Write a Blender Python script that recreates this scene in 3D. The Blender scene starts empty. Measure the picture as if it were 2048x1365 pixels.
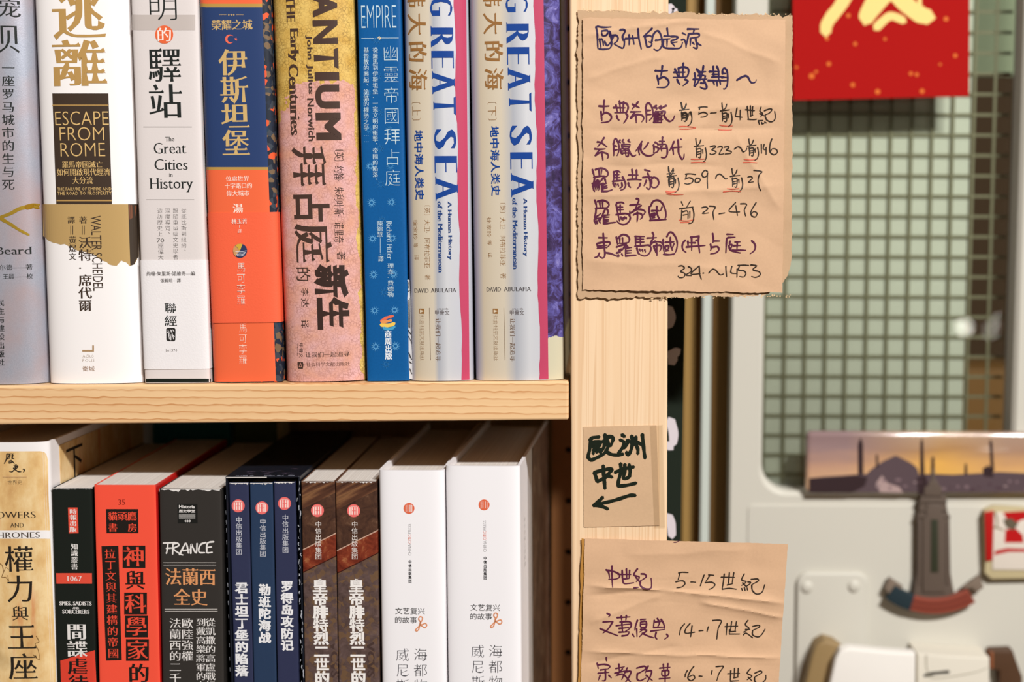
import bpy, bmesh, math, random
import numpy as np
from mathutils import Matrix, Vector, Euler, noise
random.seed(7)
SC = bpy.context.scene
COL = SC.collection
# ------------------------------------------------------------ camera
F = 2844.0                      # focal length in pixels of a 2048 px wide frame (50 mm)
PX, PY = 1200.0, 682.5          # principal point (the photograph is a shifted view)
CAM = Vector((0.0, -0.711, 1.3))
PITCH, ROLL = math.radians(5.0), 0.0045
cam = bpy.data.cameras.new('camera'); camo = bpy.data.objects.new('camera', cam); COL.objects.link(camo)
R0 = Matrix.Rotation(math.pi/2 - PITCH, 3, 'X') @ Matrix.Rotation(ROLL, 3, 'Z')
camo.matrix_world = Matrix.Translation(CAM) @ R0.to_4x4()
cam.sensor_width = 36; cam.lens = 36*F/2048; cam.clip_start = 0.01
cam.shift_x = -(PX-1024)/2048
cam.dof.use_dof = True; cam.dof.focus_distance = 0.712; cam.dof.aperture_fstop = 4.6
SC.camera = camo
# ------------------------------------------------------------ world, lights, exposure
SC.view_settings.view_transform = 'Standard'; SC.view_settings.look = 'None'
SC.view_settings.exposure = 0.10; SC.view_settings.gamma = 1.0
w = bpy.data.worlds.new('world'); SC.world = w; w.use_nodes = True
bg = w.node_tree.nodes['Background']; bg.inputs[0].default_value = (1.0, 0.80, 0.56, 1); bg.inputs[1].default_value = 0.10
def area(name, loc, target, sx, sy, power, col):
    l = bpy.data.lights.new(name, 'AREA'); l.shape = 'RECTANGLE'; l.size = sx; l.size_y = sy; l.energy = power; l.color = col
    o = bpy.data.objects.new(name, l); COL.objects.link(o); o.location = loc
    d = Vector(target)-Vector(loc); o.rotation_euler = d.to_track_quat('-Z', 'Y').to_euler(); return o
area('ceiling_lamp', (1.08, -1.75, 2.70), (0, 0, 1.25), 0.17, 0.13, 52, (1.0, 0.995, 0.98))
area('ceiling_spot', (0.85, -2.1, 3.0), (0, 0, 1.2), 0.13, 0.09, 44, (1.0, 0.99, 0.975))
area('ceiling_spot', (1.00, -2.1, 3.0), (0, 0, 1.2), 0.04, 0.04, 7, (1.0, 0.99, 0.975))
def bulb(loc, power):          # small reading lamps at the far side of the shop, mirrored in the door glass
    l = bpy.data.lights.new('reading_lamp', 'POINT'); l.shadow_soft_size = 0.016; l.energy = power; l.color = (1, .95, .85)
    o = bpy.data.objects.new('reading_lamp', l); COL.objects.link(o); o.location = loc
BULBS = (((1.233, -3.60, 0.933), .30), ((1.320, -3.60, 0.922), .07), ((1.352, -3.60, .955), .09))
for q, pw in BULBS: bulb(q, pw)
# ------------------------------------------------------------ pixel helpers
RN = np.array(R0); CN = np.array(CAM)
def rays(p):
    p = np.asarray(p, float).reshape(-1, 2)
    d = np.stack([(p[:, 0]-PX)/F, -(p[:, 1]-PY)/F, -np.ones(len(p))], 1)
    return d @ RN.T
def P(x, y, Y=0.0):
    d = rays([(x, y)])[0]; t = (Y-CN[1])/d[1]; q = CN + d*t
    return Vector(q)
FR = dict(A=(0, 0, 3.412), B=(0, 380, 2.844), C=(390, 0, 3.411), D=(390, 380, 2.844), E=(700, 0, 3.413), F=(700, 380, 2.844),
          G=(0, 830, 2.5515), H=(300, 830, 2.55), I=(580, 830, 2.55), J=(860, 830, 2.55), K=(1130, 0, 2.202), L=(1130, 820, 2.504),
          M=(1320, 0, 1.9505), N=(1320, 680, 1.993), Z=(0, 0, 1), N1=(1140, 10, 7.877), N2=(1290, 120, 8.533), N3=(1180, 190, 9.75),
          N4=(1340, 190, 6.5), N5=(1170, 330, 10.5), N6=(1180, 460, 5.851), LB=(1160, 850, 6.825), P1=(1180, 1110, 5.355),
          P2=(1330, 1110, 5.354), Y=(570, 600, 7.58), V=(800, 560, 6.206), W=(960, 560, 6.2), Q=(1560, 840, 2.6), RP=(1560, 0, 5.12),
          T4=(0, 840, 4.45), B6=(430, 840, 6.83))
FRAME = 'Z'
def fp(x, y):
    a = FR[FRAME]; return (a[0]+x/a[2], a[1]+y/a[2])
def use(f):
    global FRAME; FRAME = f
# ------------------------------------------------------------ materials
def lin(c):
    c = c/255.0; return c/12.92 if c <= 0.04045 else ((c+0.055)/1.055)**2.4
ALB = 0.92
def rgb(c, k=ALB): return tuple(min(lin(v)*k, 0.95) for v in c)+(1,)
MATS = {}
def mat(name, c, rough=0.5, metal=0.0, spec=0.22, bump=0, bscale=400, k=ALB, coat=0, var=0):
    key = (name, tuple(c), rough, metal)
    if key in MATS: return MATS[key]
    m = bpy.data.materials.new(name); m.use_nodes = True; nt = m.node_tree; b = nt.nodes['Principled BSDF']
    b.inputs['Base Color'].default_value = rgb(c, k); b.inputs['Roughness'].default_value = rough
    b.inputs['Metallic'].default_value = metal; b.inputs['Specular IOR Level'].default_value = spec
    if coat: b.inputs['Coat Weight'].default_value = coat; b.inputs['Coat Roughness'].default_value = 0.08
    if bump or var:
        tc = nt.nodes.new('ShaderNodeTexCoord'); n = nt.nodes.new('ShaderNodeTexNoise'); n.inputs['Scale'].default_value = bscale
        n.inputs['Detail'].default_value = 4; nt.links.new(tc.outputs['Object'], n.inputs['Vector'])
        if bump:
            bp = nt.nodes.new('ShaderNodeBump'); bp.inputs['Strength'].default_value = bump; bp.inputs['Distance'].default_value = 0.0003
            nt.links.new(n.outputs[0], bp.inputs['Height']); nt.links.new(bp.outputs[0], b.inputs['Normal'])
        if var:
            mx = nt.nodes.new('ShaderNodeMix'); mx.data_type = 'RGBA'; nt.links.new(n.outputs[0], mx.inputs[0])
            mx.inputs[6].default_value = rgb([v*(1-var) for v in c], k); mx.inputs[7].default_value = rgb([min(255, v*(1+var)) for v in c], k)
            nt.links.new(mx.outputs[2], b.inputs['Base Color'])
    MATS[key] = m; return m
class NG:
    """tiny node helper"""
    def __init__(s, name, rough=0.5, metal=0, coord='Object'):
        s.m = bpy.data.materials.new(name); s.m.use_nodes = True; s.t = s.m.node_tree; s.b = s.t.nodes['Principled BSDF']
        s.b.inputs['Roughness'].default_value = rough; s.b.inputs['Metallic'].default_value = metal; s.b.inputs['Specular IOR Level'].default_value = 0.25
        s.co = s.t.nodes.new('ShaderNodeTexCoord').outputs[coord]
    def n(s, typ, **kw):
        nd = s.t.nodes.new(typ)
        for k, v in kw.items():
            if k.startswith('i_'): nd.inputs[k[2:].replace('_', ' ')].default_value = v
            else: setattr(nd, k, v)
        return nd
    def l(s, a, b): s.t.links.new(a, b)
    def mapping(s, scale=(1, 1, 1), loc=(0, 0, 0), rot=(0, 0, 0)):
        m = s.n('ShaderNodeMapping'); m.inputs['Scale'].default_value = scale; m.inputs['Location'].default_value = loc; m.inputs['Rotation'].default_value = rot
        s.l(s.co, m.inputs['Vector']); return m.outputs[0]
    def noise(s, vec, scale, detail=4, rough=0.5, dist=0):
        n = s.n('ShaderNodeTexNoise'); n.inputs['Scale'].default_value = scale; n.inputs['Detail'].default_value = detail
        n.inputs['Roughness'].default_value = rough; n.inputs['Distortion'].default_value = dist; s.l(vec, n.inputs['Vector']); return n.outputs[0]
    def ramp(s, fac, stops, interp='LINEAR', k=ALB):
        r = s.n('ShaderNodeValToRGB'); cr = r.color_ramp; cr.interpolation = interp
        while len(cr.elements) < len(stops): cr.elements.new(0.5)
        for e, (p, c) in zip(cr.elements, stops): e.position = p; e.color = rgb(c, k) if len(c) == 3 else c
        s.l(fac, r.inputs[0]); return r.outputs[0]
    def mix(s, fac, a, b, blend='MIX', k=ALB):
        m = s.n('ShaderNodeMix', data_type='RGBA', blend_type=blend)
        for src, idx in ((fac, 0), (a, 6), (b, 7)):
            if hasattr(src, 'is_output'): s.l(src, m.inputs[idx])
            elif idx == 0: m.inputs[0].default_value = src
            else: m.inputs[idx].default_value = rgb(src, k)
        return m.outputs[2]
    def math(s, op, a, b=0.0, c=None):
        m = s.n('ShaderNodeMath', operation=op)
        for i, v in enumerate((a, b) if c is None else (a, b, c)):
            if hasattr(v, 'is_output'): s.l(v, m.inputs[i])
            else: m.inputs[i].default_value = v
        return m.outputs[0]
    def xyz(s):
        m = s.n('ShaderNodeSeparateXYZ'); s.l(s.co, m.inputs[0]); return m.outputs
    def color(s, o): s.l(o, s.b.inputs['Base Color'])
    def bump(s, h, strength=0.3, dist=0.0003):
        b = s.n('ShaderNodeBump'); b.inputs['Strength'].default_value = strength; b.inputs['Distance'].default_value = dist
        s.l(h, b.inputs['Height']); s.l(b.outputs[0], s.b.inputs['Normal'])
# ------------------------------------------------------------ object helpers
def link(name, me, m=None, parent=None, smooth=None):
    o = bpy.data.objects.new(name, me); COL.objects.link(o)
    if m:
        for q in (m if isinstance(m, list) else [m]): me.materials.append(q)
    if parent: o.parent = parent
    return o
def mesh(name, vs, fs, m=None, parent=None, smooth=False, mi=None):
    me = bpy.data.meshes.new(name); me.from_pydata([tuple(v) for v in vs], [], [tuple(f) for f in fs]); me.update()
    if smooth: me.polygons.foreach_set('use_smooth', [True]*len(me.polygons)) if smooth is True else me.polygons.foreach_set('use_smooth', smooth)
    o = link(name, me, m, parent)
    if mi: me.polygons.foreach_set('material_index', mi)
    if smooth: me.set_sharp_from_angle(angle=math.radians(40))
    return o
def bm_obj(name, bm, m=None, parent=None, smooth=False):
    bmesh.ops.recalc_face_normals(bm, faces=bm.faces)
    me = bpy.data.meshes.new(name); bm.to_mesh(me); bm.free()
    if smooth: me.polygons.foreach_set('use_smooth', [True]*len(me.polygons))
    return link(name, me, m, parent)
def box_bm(bm, lo, hi, bev=0, seg=2):
    r = bmesh.ops.create_cube(bm, size=1.0)
    for v in r['verts']:
        v.co = Vector([(lo[i]+hi[i])/2 + v.co[i]*(hi[i]-lo[i]) for i in range(3)])
    if bev:
        es = list({e for v in r['verts'] for e in v.link_edges})
        bmesh.ops.bevel(bm, geom=es, offset=bev, segments=seg, affect='EDGES', profile=0.5)
def box(name, lo, hi, m, parent=None, bev=0, seg=2):
    bm = bmesh.new(); box_bm(bm, lo, hi, bev, seg); return bm_obj(name, bm, m, parent)
def thing(name, label, cat, loc=(0, 0, 0), group=None):
    o = bpy.data.objects.new(name, None); COL.objects.link(o); o.location = loc; o.empty_display_size = 0.02
    o['label'] = label; o['category'] = cat
    if group: o['group'] = group
    return o
def tag(o, label, cat, group=None):
    o['label'] = label; o['category'] = cat
    if group: o['group'] = group
    return o
def prism(name, pts, y0, y1, m, parent=None, bev=0):
    """pts: list of (x,z) world outline, extruded from y0 (front) to y1"""
    bm = bmesh.new(); vs = [bm.verts.new((x, y0, z)) for x, z in pts]; f = bm.faces.new(vs)
    r = bmesh.ops.extrude_face_region(bm, geom=[f])
    for v in r['geom']:
        if isinstance(v, bmesh.types.BMVert): v.co.y = y1
    if bev:
        bmesh.ops.recalc_face_normals(bm, faces=bm.faces)
        es = [e for e in bm.edges if abs(e.verts[0].co.y-y0) < 1e-7 and abs(e.verts[1].co.y-y0) < 1e-7]
        bmesh.ops.bevel(bm, geom=es, offset=bev, segments=4, affect='EDGES', profile=0.5)
    o = bm_obj(name, bm, m, parent, True); o.data.set_sharp_from_angle(angle=math.radians(38)); return o
def smooth_line(pts, n=5):
    if len(pts) < 3: return pts
    out = []
    P_ = [pts[0]]+list(pts)+[pts[-1]]
    for i in range(1, len(P_)-2):
        p0, p1, p2, p3 = [np.array(q, float) for q in P_[i-1:i+3]]
        for k in range(n):
            t = k/n
            out.append(tuple(0.5*((2*p1)+(-p0+p2)*t+(2*p0-5*p1+4*p2-p3)*t*t+(-p0+3*p1-3*p2+p3)*t**3)))
    out.append(tuple(pts[-1])); return out
# ------------------------------------------------------------ glyphs
_fc = bpy.data.curves.new('glyph_source', 'FONT'); _fo = bpy.data.objects.new('glyph_source', _fc)
STY = dict(reg=(0, 0, 0), bold=(.026, .022, 0), black=(.045, .036, 0), thin=(-.016, -.016, 0), hair=(-.022, -.022, 0),
           ming=(.014, -.014, 1), mingb=(.030, -.010, 1), mingt=(-.012, -.022, 1), serif=(.008, -.024, 2), serifb=(.045, -.008, 2), didone=(.05, -.030, 2),
           heavy=(.055, .05, 0))
_cache = {}
def glyph(s, style='reg', res=3):
    key = (s, style, res)
    if key in _cache: return _cache[key]
    _fc.body = s; _fc.resolution_u = res
    me = _fo.to_mesh()
    nv = len(me.vertices)
    if nv == 0: _fo.to_mesh_clear(); _cache[key] = (np.zeros((0, 3)), []); return _cache[key]
    co = np.empty(nv*3); me.vertices.foreach_get('co', co); co = co.reshape(-1, 3)[:, :2].copy()
    tris = [tuple(p.vertices) for p in me.polygons]
    _fo.to_mesh_clear()
    # merge coincident vertices
    keyd = {}; idx = []; uq = []
    for v in co:
        k = (round(float(v[0]), 5), round(float(v[1]), 5))
        if k not in keyd: keyd[k] = len(uq); uq.append(k)
        idx.append(keyd[k])
    co = np.array(uq); T = []
    for t in tris:
        t = [idx[i] for i in t]
        for k in range(1, len(t)-1):
            a, b, c = t[0], t[k], t[k+1]
            if len({a, b, c}) < 3: continue
            ar = (co[b][0]-co[a][0])*(co[c][1]-co[a][1])-(co[b][1]-co[a][1])*(co[c][0]-co[a][0])
            T.append((a, b, c) if ar > 0 else (a, c, b))
    dx, dy, ser = STY[style]
    E = {}
    for a, b, c in T:
        for e in ((a, b), (b, c), (c, a)): E[e] = E.get(e, 0)+1
    bd = [e for e in E if (e[1], e[0]) not in E]
    nxt = {}; prv = {}
    for a, b in bd: nxt.setdefault(a, []).append(b); prv.setdefault(b, []).append(a)
    def nrm(a, b):
        d = co[b]-co[a]; L = math.hypot(*d) or 1e-9; return np.array((d[1], -d[0]))/L, L
    out = np.zeros((len(co), 3)); out[:, :2] = co
    if dx or dy:
        for v in range(len(co)):
            if len(nxt.get(v, [])) != 1 or len(prv.get(v, [])) != 1: continue
            n1, _ = nrm(prv[v][0], v); n2, _ = nrm(v, nxt[v][0])
            d1 = dx*n1[0]**2+dy*n1[1]**2; d2 = dx*n2[0]**2+dy*n2[1]**2
            det = n1[0]*n2[1]-n1[1]*n2[0]
            if abs(det) < 0.15: off = (n1*d1+n2*d2)/2
            else: off = np.array(((d1*n2[1]-d2*n1[1])/det, (n1[0]*d2-n2[0]*d1)/det))
            m = math.hypot(*off); lim = 1.6*max(abs(dx), abs(dy))
            if m > lim: off *= lim/m
            out[v, :2] += off
    V = out.tolist(); TT = list(T)
    if ser:
        for a, b in bd:
            if len(prv.get(a, [])) != 1 or len(nxt.get(b, [])) != 1: continue
            n, L = nrm(a, b); n0, _ = nrm(prv[a][0], a); n2, _ = nrm(b, nxt[b][0])
            if abs(np.dot(n, n0)) > 0.55 or abs(np.dot(n, n2)) > 0.55: continue
            A, B = out[a], out[b]
            if ser == 2 and abs(n[1]) > 0.97 and 0.02 < L < 0.2 and np.cross(n0, n) > 0 and np.cross(n, n2) > 0:
                x0, x1 = min(A[0], B[0])-.05, max(A[0], B[0])+.05; y = A[1]; h = 0.026*(-1 if n[1] > 0 else 1)
                k = len(V); V += [[x0, y, 1e-5], [x1, y, 1e-5], [x1-.012, y+h, 1e-5], [x0+.012, y+h, 1e-5]]; TT += [(k, k+1, k+2), (k, k+2, k+3)]
            if ser == 1 and n[0] > 0.9 and 0.02 < L < 0.12 and np.cross(n0, n) > 0 and np.cross(n, n2) > 0:
                x = max(A[0], B[0]); y0, y1 = min(A[1], B[1]), max(A[1], B[1])
                k = len(V); V += [[x-.085, y1-.002, 1e-5], [x+.004, y0, 1e-5], [x-.03, y1+.042, 1e-5]]; TT += [(k, k+1, k+2)]
    _cache[key] = (np.array(V), TT); return _cache[key]
# ------------------------------------------------------------ surfaces that carry print
JOIN = {'emblem_line', 'scuff', 'print_building', 'label_rule', 'sunburst', 'worn_edge', 'seal', 'round_emblem', 'emblem', 'publisher_lettering', 'leaf_emblem', 'cover_lettering'}
class Surf:
    """print carrier: local frame M (4x4), front surface y = prof(x,z); collects printed shapes as thin meshes"""
    def __init__(s, M, parent, curved=0.0):
        s.M = np.array(M); s.Mi = np.linalg.inv(s.M); s.parent = parent; s.buf = {}; s.curved = curved; s.lift = 0.00012; s.tick = 0
    def prof(s, x, z): return np.zeros_like(x)
    def hit(s, pts):
        d = rays(pts) @ s.Mi[:3, :3].T; o = s.Mi[:3, :3] @ CN + s.Mi[:3, 3]
        y = np.zeros(len(d))
        for _ in range(16):
            t = (y-o[1])/d[:, 1]; x = o[0]+d[:, 0]*t; z = o[2]+d[:, 2]*t; y = 0.5*y+0.5*s.prof(x, z)
        return np.stack([x, z], 1), t
    def put(s, part, c, V2, T, lay=None, rough=0.5, lift=0.0, metal=0.0):
        V2 = np.array(V2, float)
        if len(V2) == 0: return
        if hasattr(s, 'h'): V2[:, 1] = np.clip(V2[:, 1], 0.0003, s.h-0.0002)
        if s.curved:
            V, TT = V2.tolist(), []
            L = [0.0]*len(V) if lay is None else list(lay)
            st = [tuple(t) for t in T]; mx = s.curved
            while st:
                t = st.pop(); best = 0; bi = None
                for i in range(3):
                    a, b = t[i], t[(i+1) % 3]; dd = abs(V[a][0]-V[b][0])
                    if dd > best: best = dd; bi = i
                if best <= mx: TT.append(t); continue
                a, b, c_ = t[bi], t[(bi+1) % 3], t[(bi+2) % 3]
                V.append([(V[a][0]+V[b][0])/2, (V[a][1]+V[b][1])/2]); L.append((L[a]+L[b])/2); k = len(V)-1
                st += [(a, k, c_), (k, b, c_)]
            V2 = np.array(V); T = TT; lay = L
        y = s.prof(V2[:, 0], V2[:, 1])-s.lift-lift
        if lay is not None: y = y-np.asarray(lay)
        b = s.buf.setdefault((part, tuple(c), rough, metal, 0 if part in JOIN else s.tick), [[], []]); k = len(b[0])
        b[0] += list(zip(V2[:, 0].tolist(), y.tolist(), V2[:, 1].tolist())); b[1] += [(t[0]+k, t[1]+k, t[2]+k) for t in T]
    def text(s, string, bx, mode='h', c=(20, 20, 20), style='reg', part='lettering', n=None, fill=0.94, res=3, rot=0, **kw):
        x0, y0 = fp(bx[0], bx[1]); x1, y1 = fp(bx[2], bx[3]); s.tick += 1
        if mode in ('v', 'vr'):
            chars = list(string); n = n or len(chars); h = (y1-y0)/n
            for i, ch in enumerate(chars):
                if ch in ' \u3000': continue
                a, b_ = y0+h*i, y0+h*(i+1)
                s._cell(ch, x0, a, x1, b_, mode, c, style, part, fill, res, **kw)
            return
        V, T = glyph(string, style, res)
        if not len(V): return
        s._fit(V, T, x0, y0, x1, y1, mode, c, part, **kw)
    def _cell(s, ch, x0, y0, x1, y1, mode, c, style, part, fill, res, **kw):
        V, T = glyph(ch, style, res)
        if not len(V): return
        # em box of a CJK glyph: x 0..1, y -0.12..0.88 ; scale into the cell
        W, H = (x1-x0), (y1-y0)*fill
        cx, cy = (x0+x1)/2, (y0+y1)/2
        u = V[:, 0]-0.5; v = V[:, 1]-0.37
        if ch in '·、，…': pass
        if mode == 'vr':   # glyph turned a quarter turn clockwise
            px, py = cx+v*W, cy+u*H
        else: px, py = cx+u*W, cy-v*H
        if ch in '、，': px, py = px+W*0.55, py-H*0.45
        s._emit(px, py, cx, cy, V, T, c, part, **kw)
    def _fit(s, V, T, x0, y0, x1, y1, mode, c, part, **kw):
        a0, b0 = V[:, 0].min(), V[:, 1].min(); a1, b1 = V[:, 0].max(), V[:, 1].max()
        u = (V[:, 0]-a0)/(a1-a0 or 1); v = (V[:, 1]-b0)/(b1-b0 or 1)
        if mode == 'h': px = x0+u*(x1-x0); py = y1-v*(y1-y0)
        elif mode == 'r': px = x0+v*(x1-x0); py = y0+u*(y1-y0)        # reads downwards
        elif mode == 'l': px = x1-v*(x1-x0); py = y1-u*(y1-y0)        # reads upwards
        s._emit(px, py, (x0+x1)/2, (y0+y1)/2, V, T, c, part, **kw)
    def _emit(s, px, py, cx, cy, V, T, c, part, **kw):
        (h,), t = s.hit([(cx, cy)]); sc = t[0]/F      # metres per pixel at that depth
        X = h[0]+(px-cx)*sc; Z = h[1]-(py-cy)*sc
        s.put(part, c, np.stack([X, Z], 1), T, lay=V[:, 2], **kw)
    def poly(s, pts, c, part='printed_panel', lift=-0.00006, conv=True, raw=False, **kw):
        """filled polygon given in frame pixels, cut in vertical strips"""
        p = pts if raw else [fp(*q) for q in pts]; s.tick += 1
        D = []
        for i in range(len(p)):
            a, b = np.array(p[i], float), np.array(p[(i+1) % len(p)], float); k = max(1, int(np.hypot(*(b-a))/12))
            for j in range(k): D.append(a+(b-a)*j/k)
        h, _ = s.hit(np.array(D)); xs = sorted(set(np.round(h[:, 0], 6))); X = []
        for a, b in zip(xs[:-1], xs[1:]):
            k = max(1, int((b-a)/0.0008)); X += [a+(b-a)*j/k for j in range(k)]
        X.append(xs[-1]); V = []; T = []; n = len(h)
        for a, b in zip(X[:-1], X[1:]):
            if b-a < 1e-7: continue
            m = (a+b)/2; cr = []
            for i in range(n):
                A, B = h[i], h[(i+1) % n]
                if (A[0]-m)*(B[0]-m) < 0:
                    f = lambda x: A[1]+(B[1]-A[1])*(x-A[0])/(B[0]-A[0])
                    cr.append((f(m), f(a), f(b)))
            cr.sort()
            for q in range(0, len(cr)-1, 2):
                k = len(V); V += [(a, cr[q][1]), (b, cr[q][2]), (b, cr[q+1][2]), (a, cr[q+1][1])]; T += [(k, k+1, k+2), (k, k+2, k+3)]
        sv = s.curved; s.curved = 0; s.put(part, c, V, T, lift=lift, **kw); s.curved = sv
    def rect(s, x0, y0, x1, y1, c, sl=0.0, part='printed_panel', **kw):
        s.poly([(x0, y0), (x1, y0), (x1+sl*(y1-y0), y1), (x0+sl*(y1-y0), y1)], c, part, **kw)
    def disc(s, x, y, r, c, part='emblem', n=28, **kw):
        s.poly([(x+r*math.cos(2*math.pi*i/n), y+r*math.sin(2*math.pi*i/n)) for i in range(n)], c, part, **kw)
    def pen(s, wd, c, data, part='handwriting', smooth=True, taper=0.45, closed=False, lift=0.0, **kw):
        """strokes: 'x y x y ...; x y ...' in frame pixels, wd in photo pixels"""
        s.tick += 1
        for st in data.split(';'):
            v = [float(q) for q in st.split()]
            if len(v) < 4: continue
            pts = [fp(v[i], v[i+1]) for i in range(0, len(v)-1, 2)]
            if smooth: pts = smooth_line(pts, 4)
            h, t = s.hit(np.array(pts)); sc = t.mean()/F*getattr(s, 'penk', 1.0); N = len(h)
            d = np.gradient(h, axis=0) if N > 2 else np.repeat((h[1]-h[0])[None], 2, 0)
            L = np.hypot(d[:, 0], d[:, 1])+1e-12; nn = np.stack([-d[:, 1]/L, d[:, 0]/L], 1); tt = d/L[:, None]
            W = np.array([wd*sc*0.5*(1-taper*(i/(N-1))**2)*(1+(0.1 if wd < 8 else 0.025)*math.sin(i*1.3+v[0])) for i in range(N)])
            A = h+nn*W[:, None]; B = h-nn*W[:, None]
            c0 = h[0]-tt[0]*W[0]*0.8; c1 = h[-1]+tt[-1]*W[-1]*0.9
            V = np.concatenate([A, B, [c0], [c1]]); T = []
            for i in range(N-1): T += [(i, N+i, i+1), (i+1, N+i, N+i+1)]
            T += [(2*N, N, 0), (N-1, 2*N-1, 2*N+1)]
            s.put(part, c, V, T, lift=lift+random.random()*2e-5, **kw)
    def flush(s):
        for (part, c, rough, metal, _k), (V, T) in s.buf.items():
            mesh(part, V, T, mat('print_'+'_'.join(str(int(q)) for q in c), c, rough, metal), s.parent)
        s.buf = {}
class Flat(Surf):
    """flat print carrier standing in the world plane y = Y"""
    def __init__(s, Y, parent): super().__init__(Matrix.Identity(4), parent); s.Yc = Y
    def prof(s, x, z): return np.full_like(x, s.Yc)
# ------------------------------------------------------------ books
PAPER = NG('page_edges', 0.9)
_x = PAPER.mapping((9000, 3, 3)); _n = PAPER.noise(_x, 1.0, 3)
PAPER.color(PAPER.ramp(_n, [(0.3, (196, 186, 176)), (0.7, (240, 234, 228))])); PAPER.bump(_n, 0.3, 0.0001)
PAPER = PAPER.m
class Book(Surf):
    def __init__(s, name, label, cat, bl, br, tl, tr, z0, z1, Yf=0.003, b=0.004, n=4.0, depth=0.15, hard=False, cover=None, cov_t=None,
                 group=None, yaw=0.0, page=None, side_mat=None, headband=None, dl=0.0):
        """bl, br, tl, tr: photo pixels of the spine's left/right silhouette at two heights; z0/z1 world heights"""
        bl, br, tl, tr = [P(*q, Yf+b*0.6) for q in (bl, br, tl, tr)]
        cb, ct = (bl+br)/2, (tl+tr)/2; s.w = ((br-bl).length+(tr-tl).length)/2
        lean = math.atan2(ct.x-cb.x, ct.z-cb.z); base = cb+(cb-ct)*((cb.z-z0)/(ct.z-cb.z))
        M = Matrix.Translation((base.x, Yf, z0)) @ Matrix.Rotation(yaw, 4, 'Z') @ Matrix.Rotation(lean, 4, 'Y')
        z1 += 0; dzc = abs(math.sin(lean)+shelf_slope)*s.w/2+.0001; M = Matrix.Translation((0, 0, dzc)) @ M; s.h = (z1-z0-dzc)/math.cos(lean); s.b = b; s.n = n; s.lean = lean
        root = thing(name, label, cat, (0, 0, 0), group); root.matrix_world = M
        super().__init__(M, root, curved=0.0016 if b > 0.0025 else 0.003)
        t = cov_t or (0.0016 if hard else 0.0004); w = s.w
        s.t = t
        a = [-math.pi/2+math.pi*i/32 for i in range(33)]
        def sec(off, back):
            W = w/2-off
            pts = [(W, back)]
            for q in reversed(a):
                sx = math.copysign(abs(math.sin(q))**(2/n), q); yy = b*(1-abs(math.cos(q))**(2/n))
                pts.append((W*sx, off+yy*(1-off/b*0.3)))
            pts.append((-W, back)); return pts
        o_, i_ = sec(0, depth), sec(t, depth); N = len(o_); hh = s.h
        V = [(x, y, 0) for x, y in o_]+[(x, y, hh) for x, y in o_]+[(x, y, 0) for x, y in i_]+[(x, y, hh) for x, y in i_]
        Fc = []; sm = []; mi = []
        for i in range(N-1):
            side = 1 if (side_mat and (i < 2 or i > N-4)) else 0
            Fc.append((i+1, i, N+i, N+i+1)); sm.append(True); mi.append(1 if (side_mat and i < 4) else 0)
            Fc.append((2*N+i, 2*N+i+1, 3*N+i+1, 3*N+i)); sm.append(True); mi.append(0)
            Fc.append((N+i, 3*N+i, 3*N+i+1, N+i+1)); sm.append(False); mi.append(0)
            Fc.append((i, i+1, 2*N+i+1, 2*N+i)); sm.append(False); mi.append(0)
        for k, (p, q) in enumerate(((0, 2*N), (N-1, 3*N-1))):
            Fc.append((p, q, q+N, p+N)); sm.append(False); mi.append(0)
        bm = mesh('cover', V, Fc, [cover, side_mat] if side_mat else cover, root, smooth=sm, mi=mi)
        ins = 0.0035 if hard else 0.0003
        pz = [(x*0.995, max(y, (0.001 if not hard else 0.0015)+t)) for x, y in sec(t+0.0001, depth-(0.004 if hard else 0.0006))]
        V = [(x, y, ins if hard else 0.0002) for x, y in pz]+[(x, y, hh-ins) for x, y in pz]; n2 = len(pz)
        Fc = [(i, i+1, n2+i+1, n2+i) for i in range(n2-1)]+[(n2-1, 0, n2, 2*n2-1), tuple(range(n2))[::-1], tuple(range(n2, 2*n2))]
        mesh('page_block', V, Fc, page or PAPER, root)
        if headband:
            bm = bmesh.new(); box_bm(bm, (-w/2+t+0.001, t+0.0006, hh-ins-0.0002), (w/2-t-0.001, t+0.003, hh-ins+0.0014), 0.0006)
            bm_obj('headband', bm, headband, root)
        s.root = root; s.sec = sec
    def prof(s, x, z):
        t = np.clip(np.abs(2*np.asarray(x)/s.w), 0, 0.9995)
        return s.b*(1-(1-t**s.n)**(1/s.n))
    def band(s, ya, yb, m, depth=0.06, off=0.0003, name='paper_band'):
        """a separate paper band wrapped round spine and boards between two photo heights (frame pixels)"""
        (h0, h1), _ = s.hit([fp(*ya), fp(*yb)]); z1, z0 = h0[1], h1[1]
        o_ = s.sec(-off, depth); i_ = s.sec(-off+0.00015, depth); N = len(o_)
        V = [(x, y, z0) for x, y in o_]+[(x, y, z1) for x, y in o_]+[(x, y, z0) for x, y in i_]+[(x, y, z1) for x, y in i_]; Fc = []
        for i in range(N-1):
            Fc += [(i+1, i, N+i, N+i+1), (2*N+i, 2*N+i+1, 3*N+i+1, 3*N+i), (N+i, 3*N+i, 3*N+i+1, N+i+1), (i, i+1, 2*N+i+1, 2*N+i)]
        s.flush(); o = mesh(name, V, Fc, m, s.root, smooth=[True, True, False, False]*(N-1)); s.parent = o; return o
exec_parts = []
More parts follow.
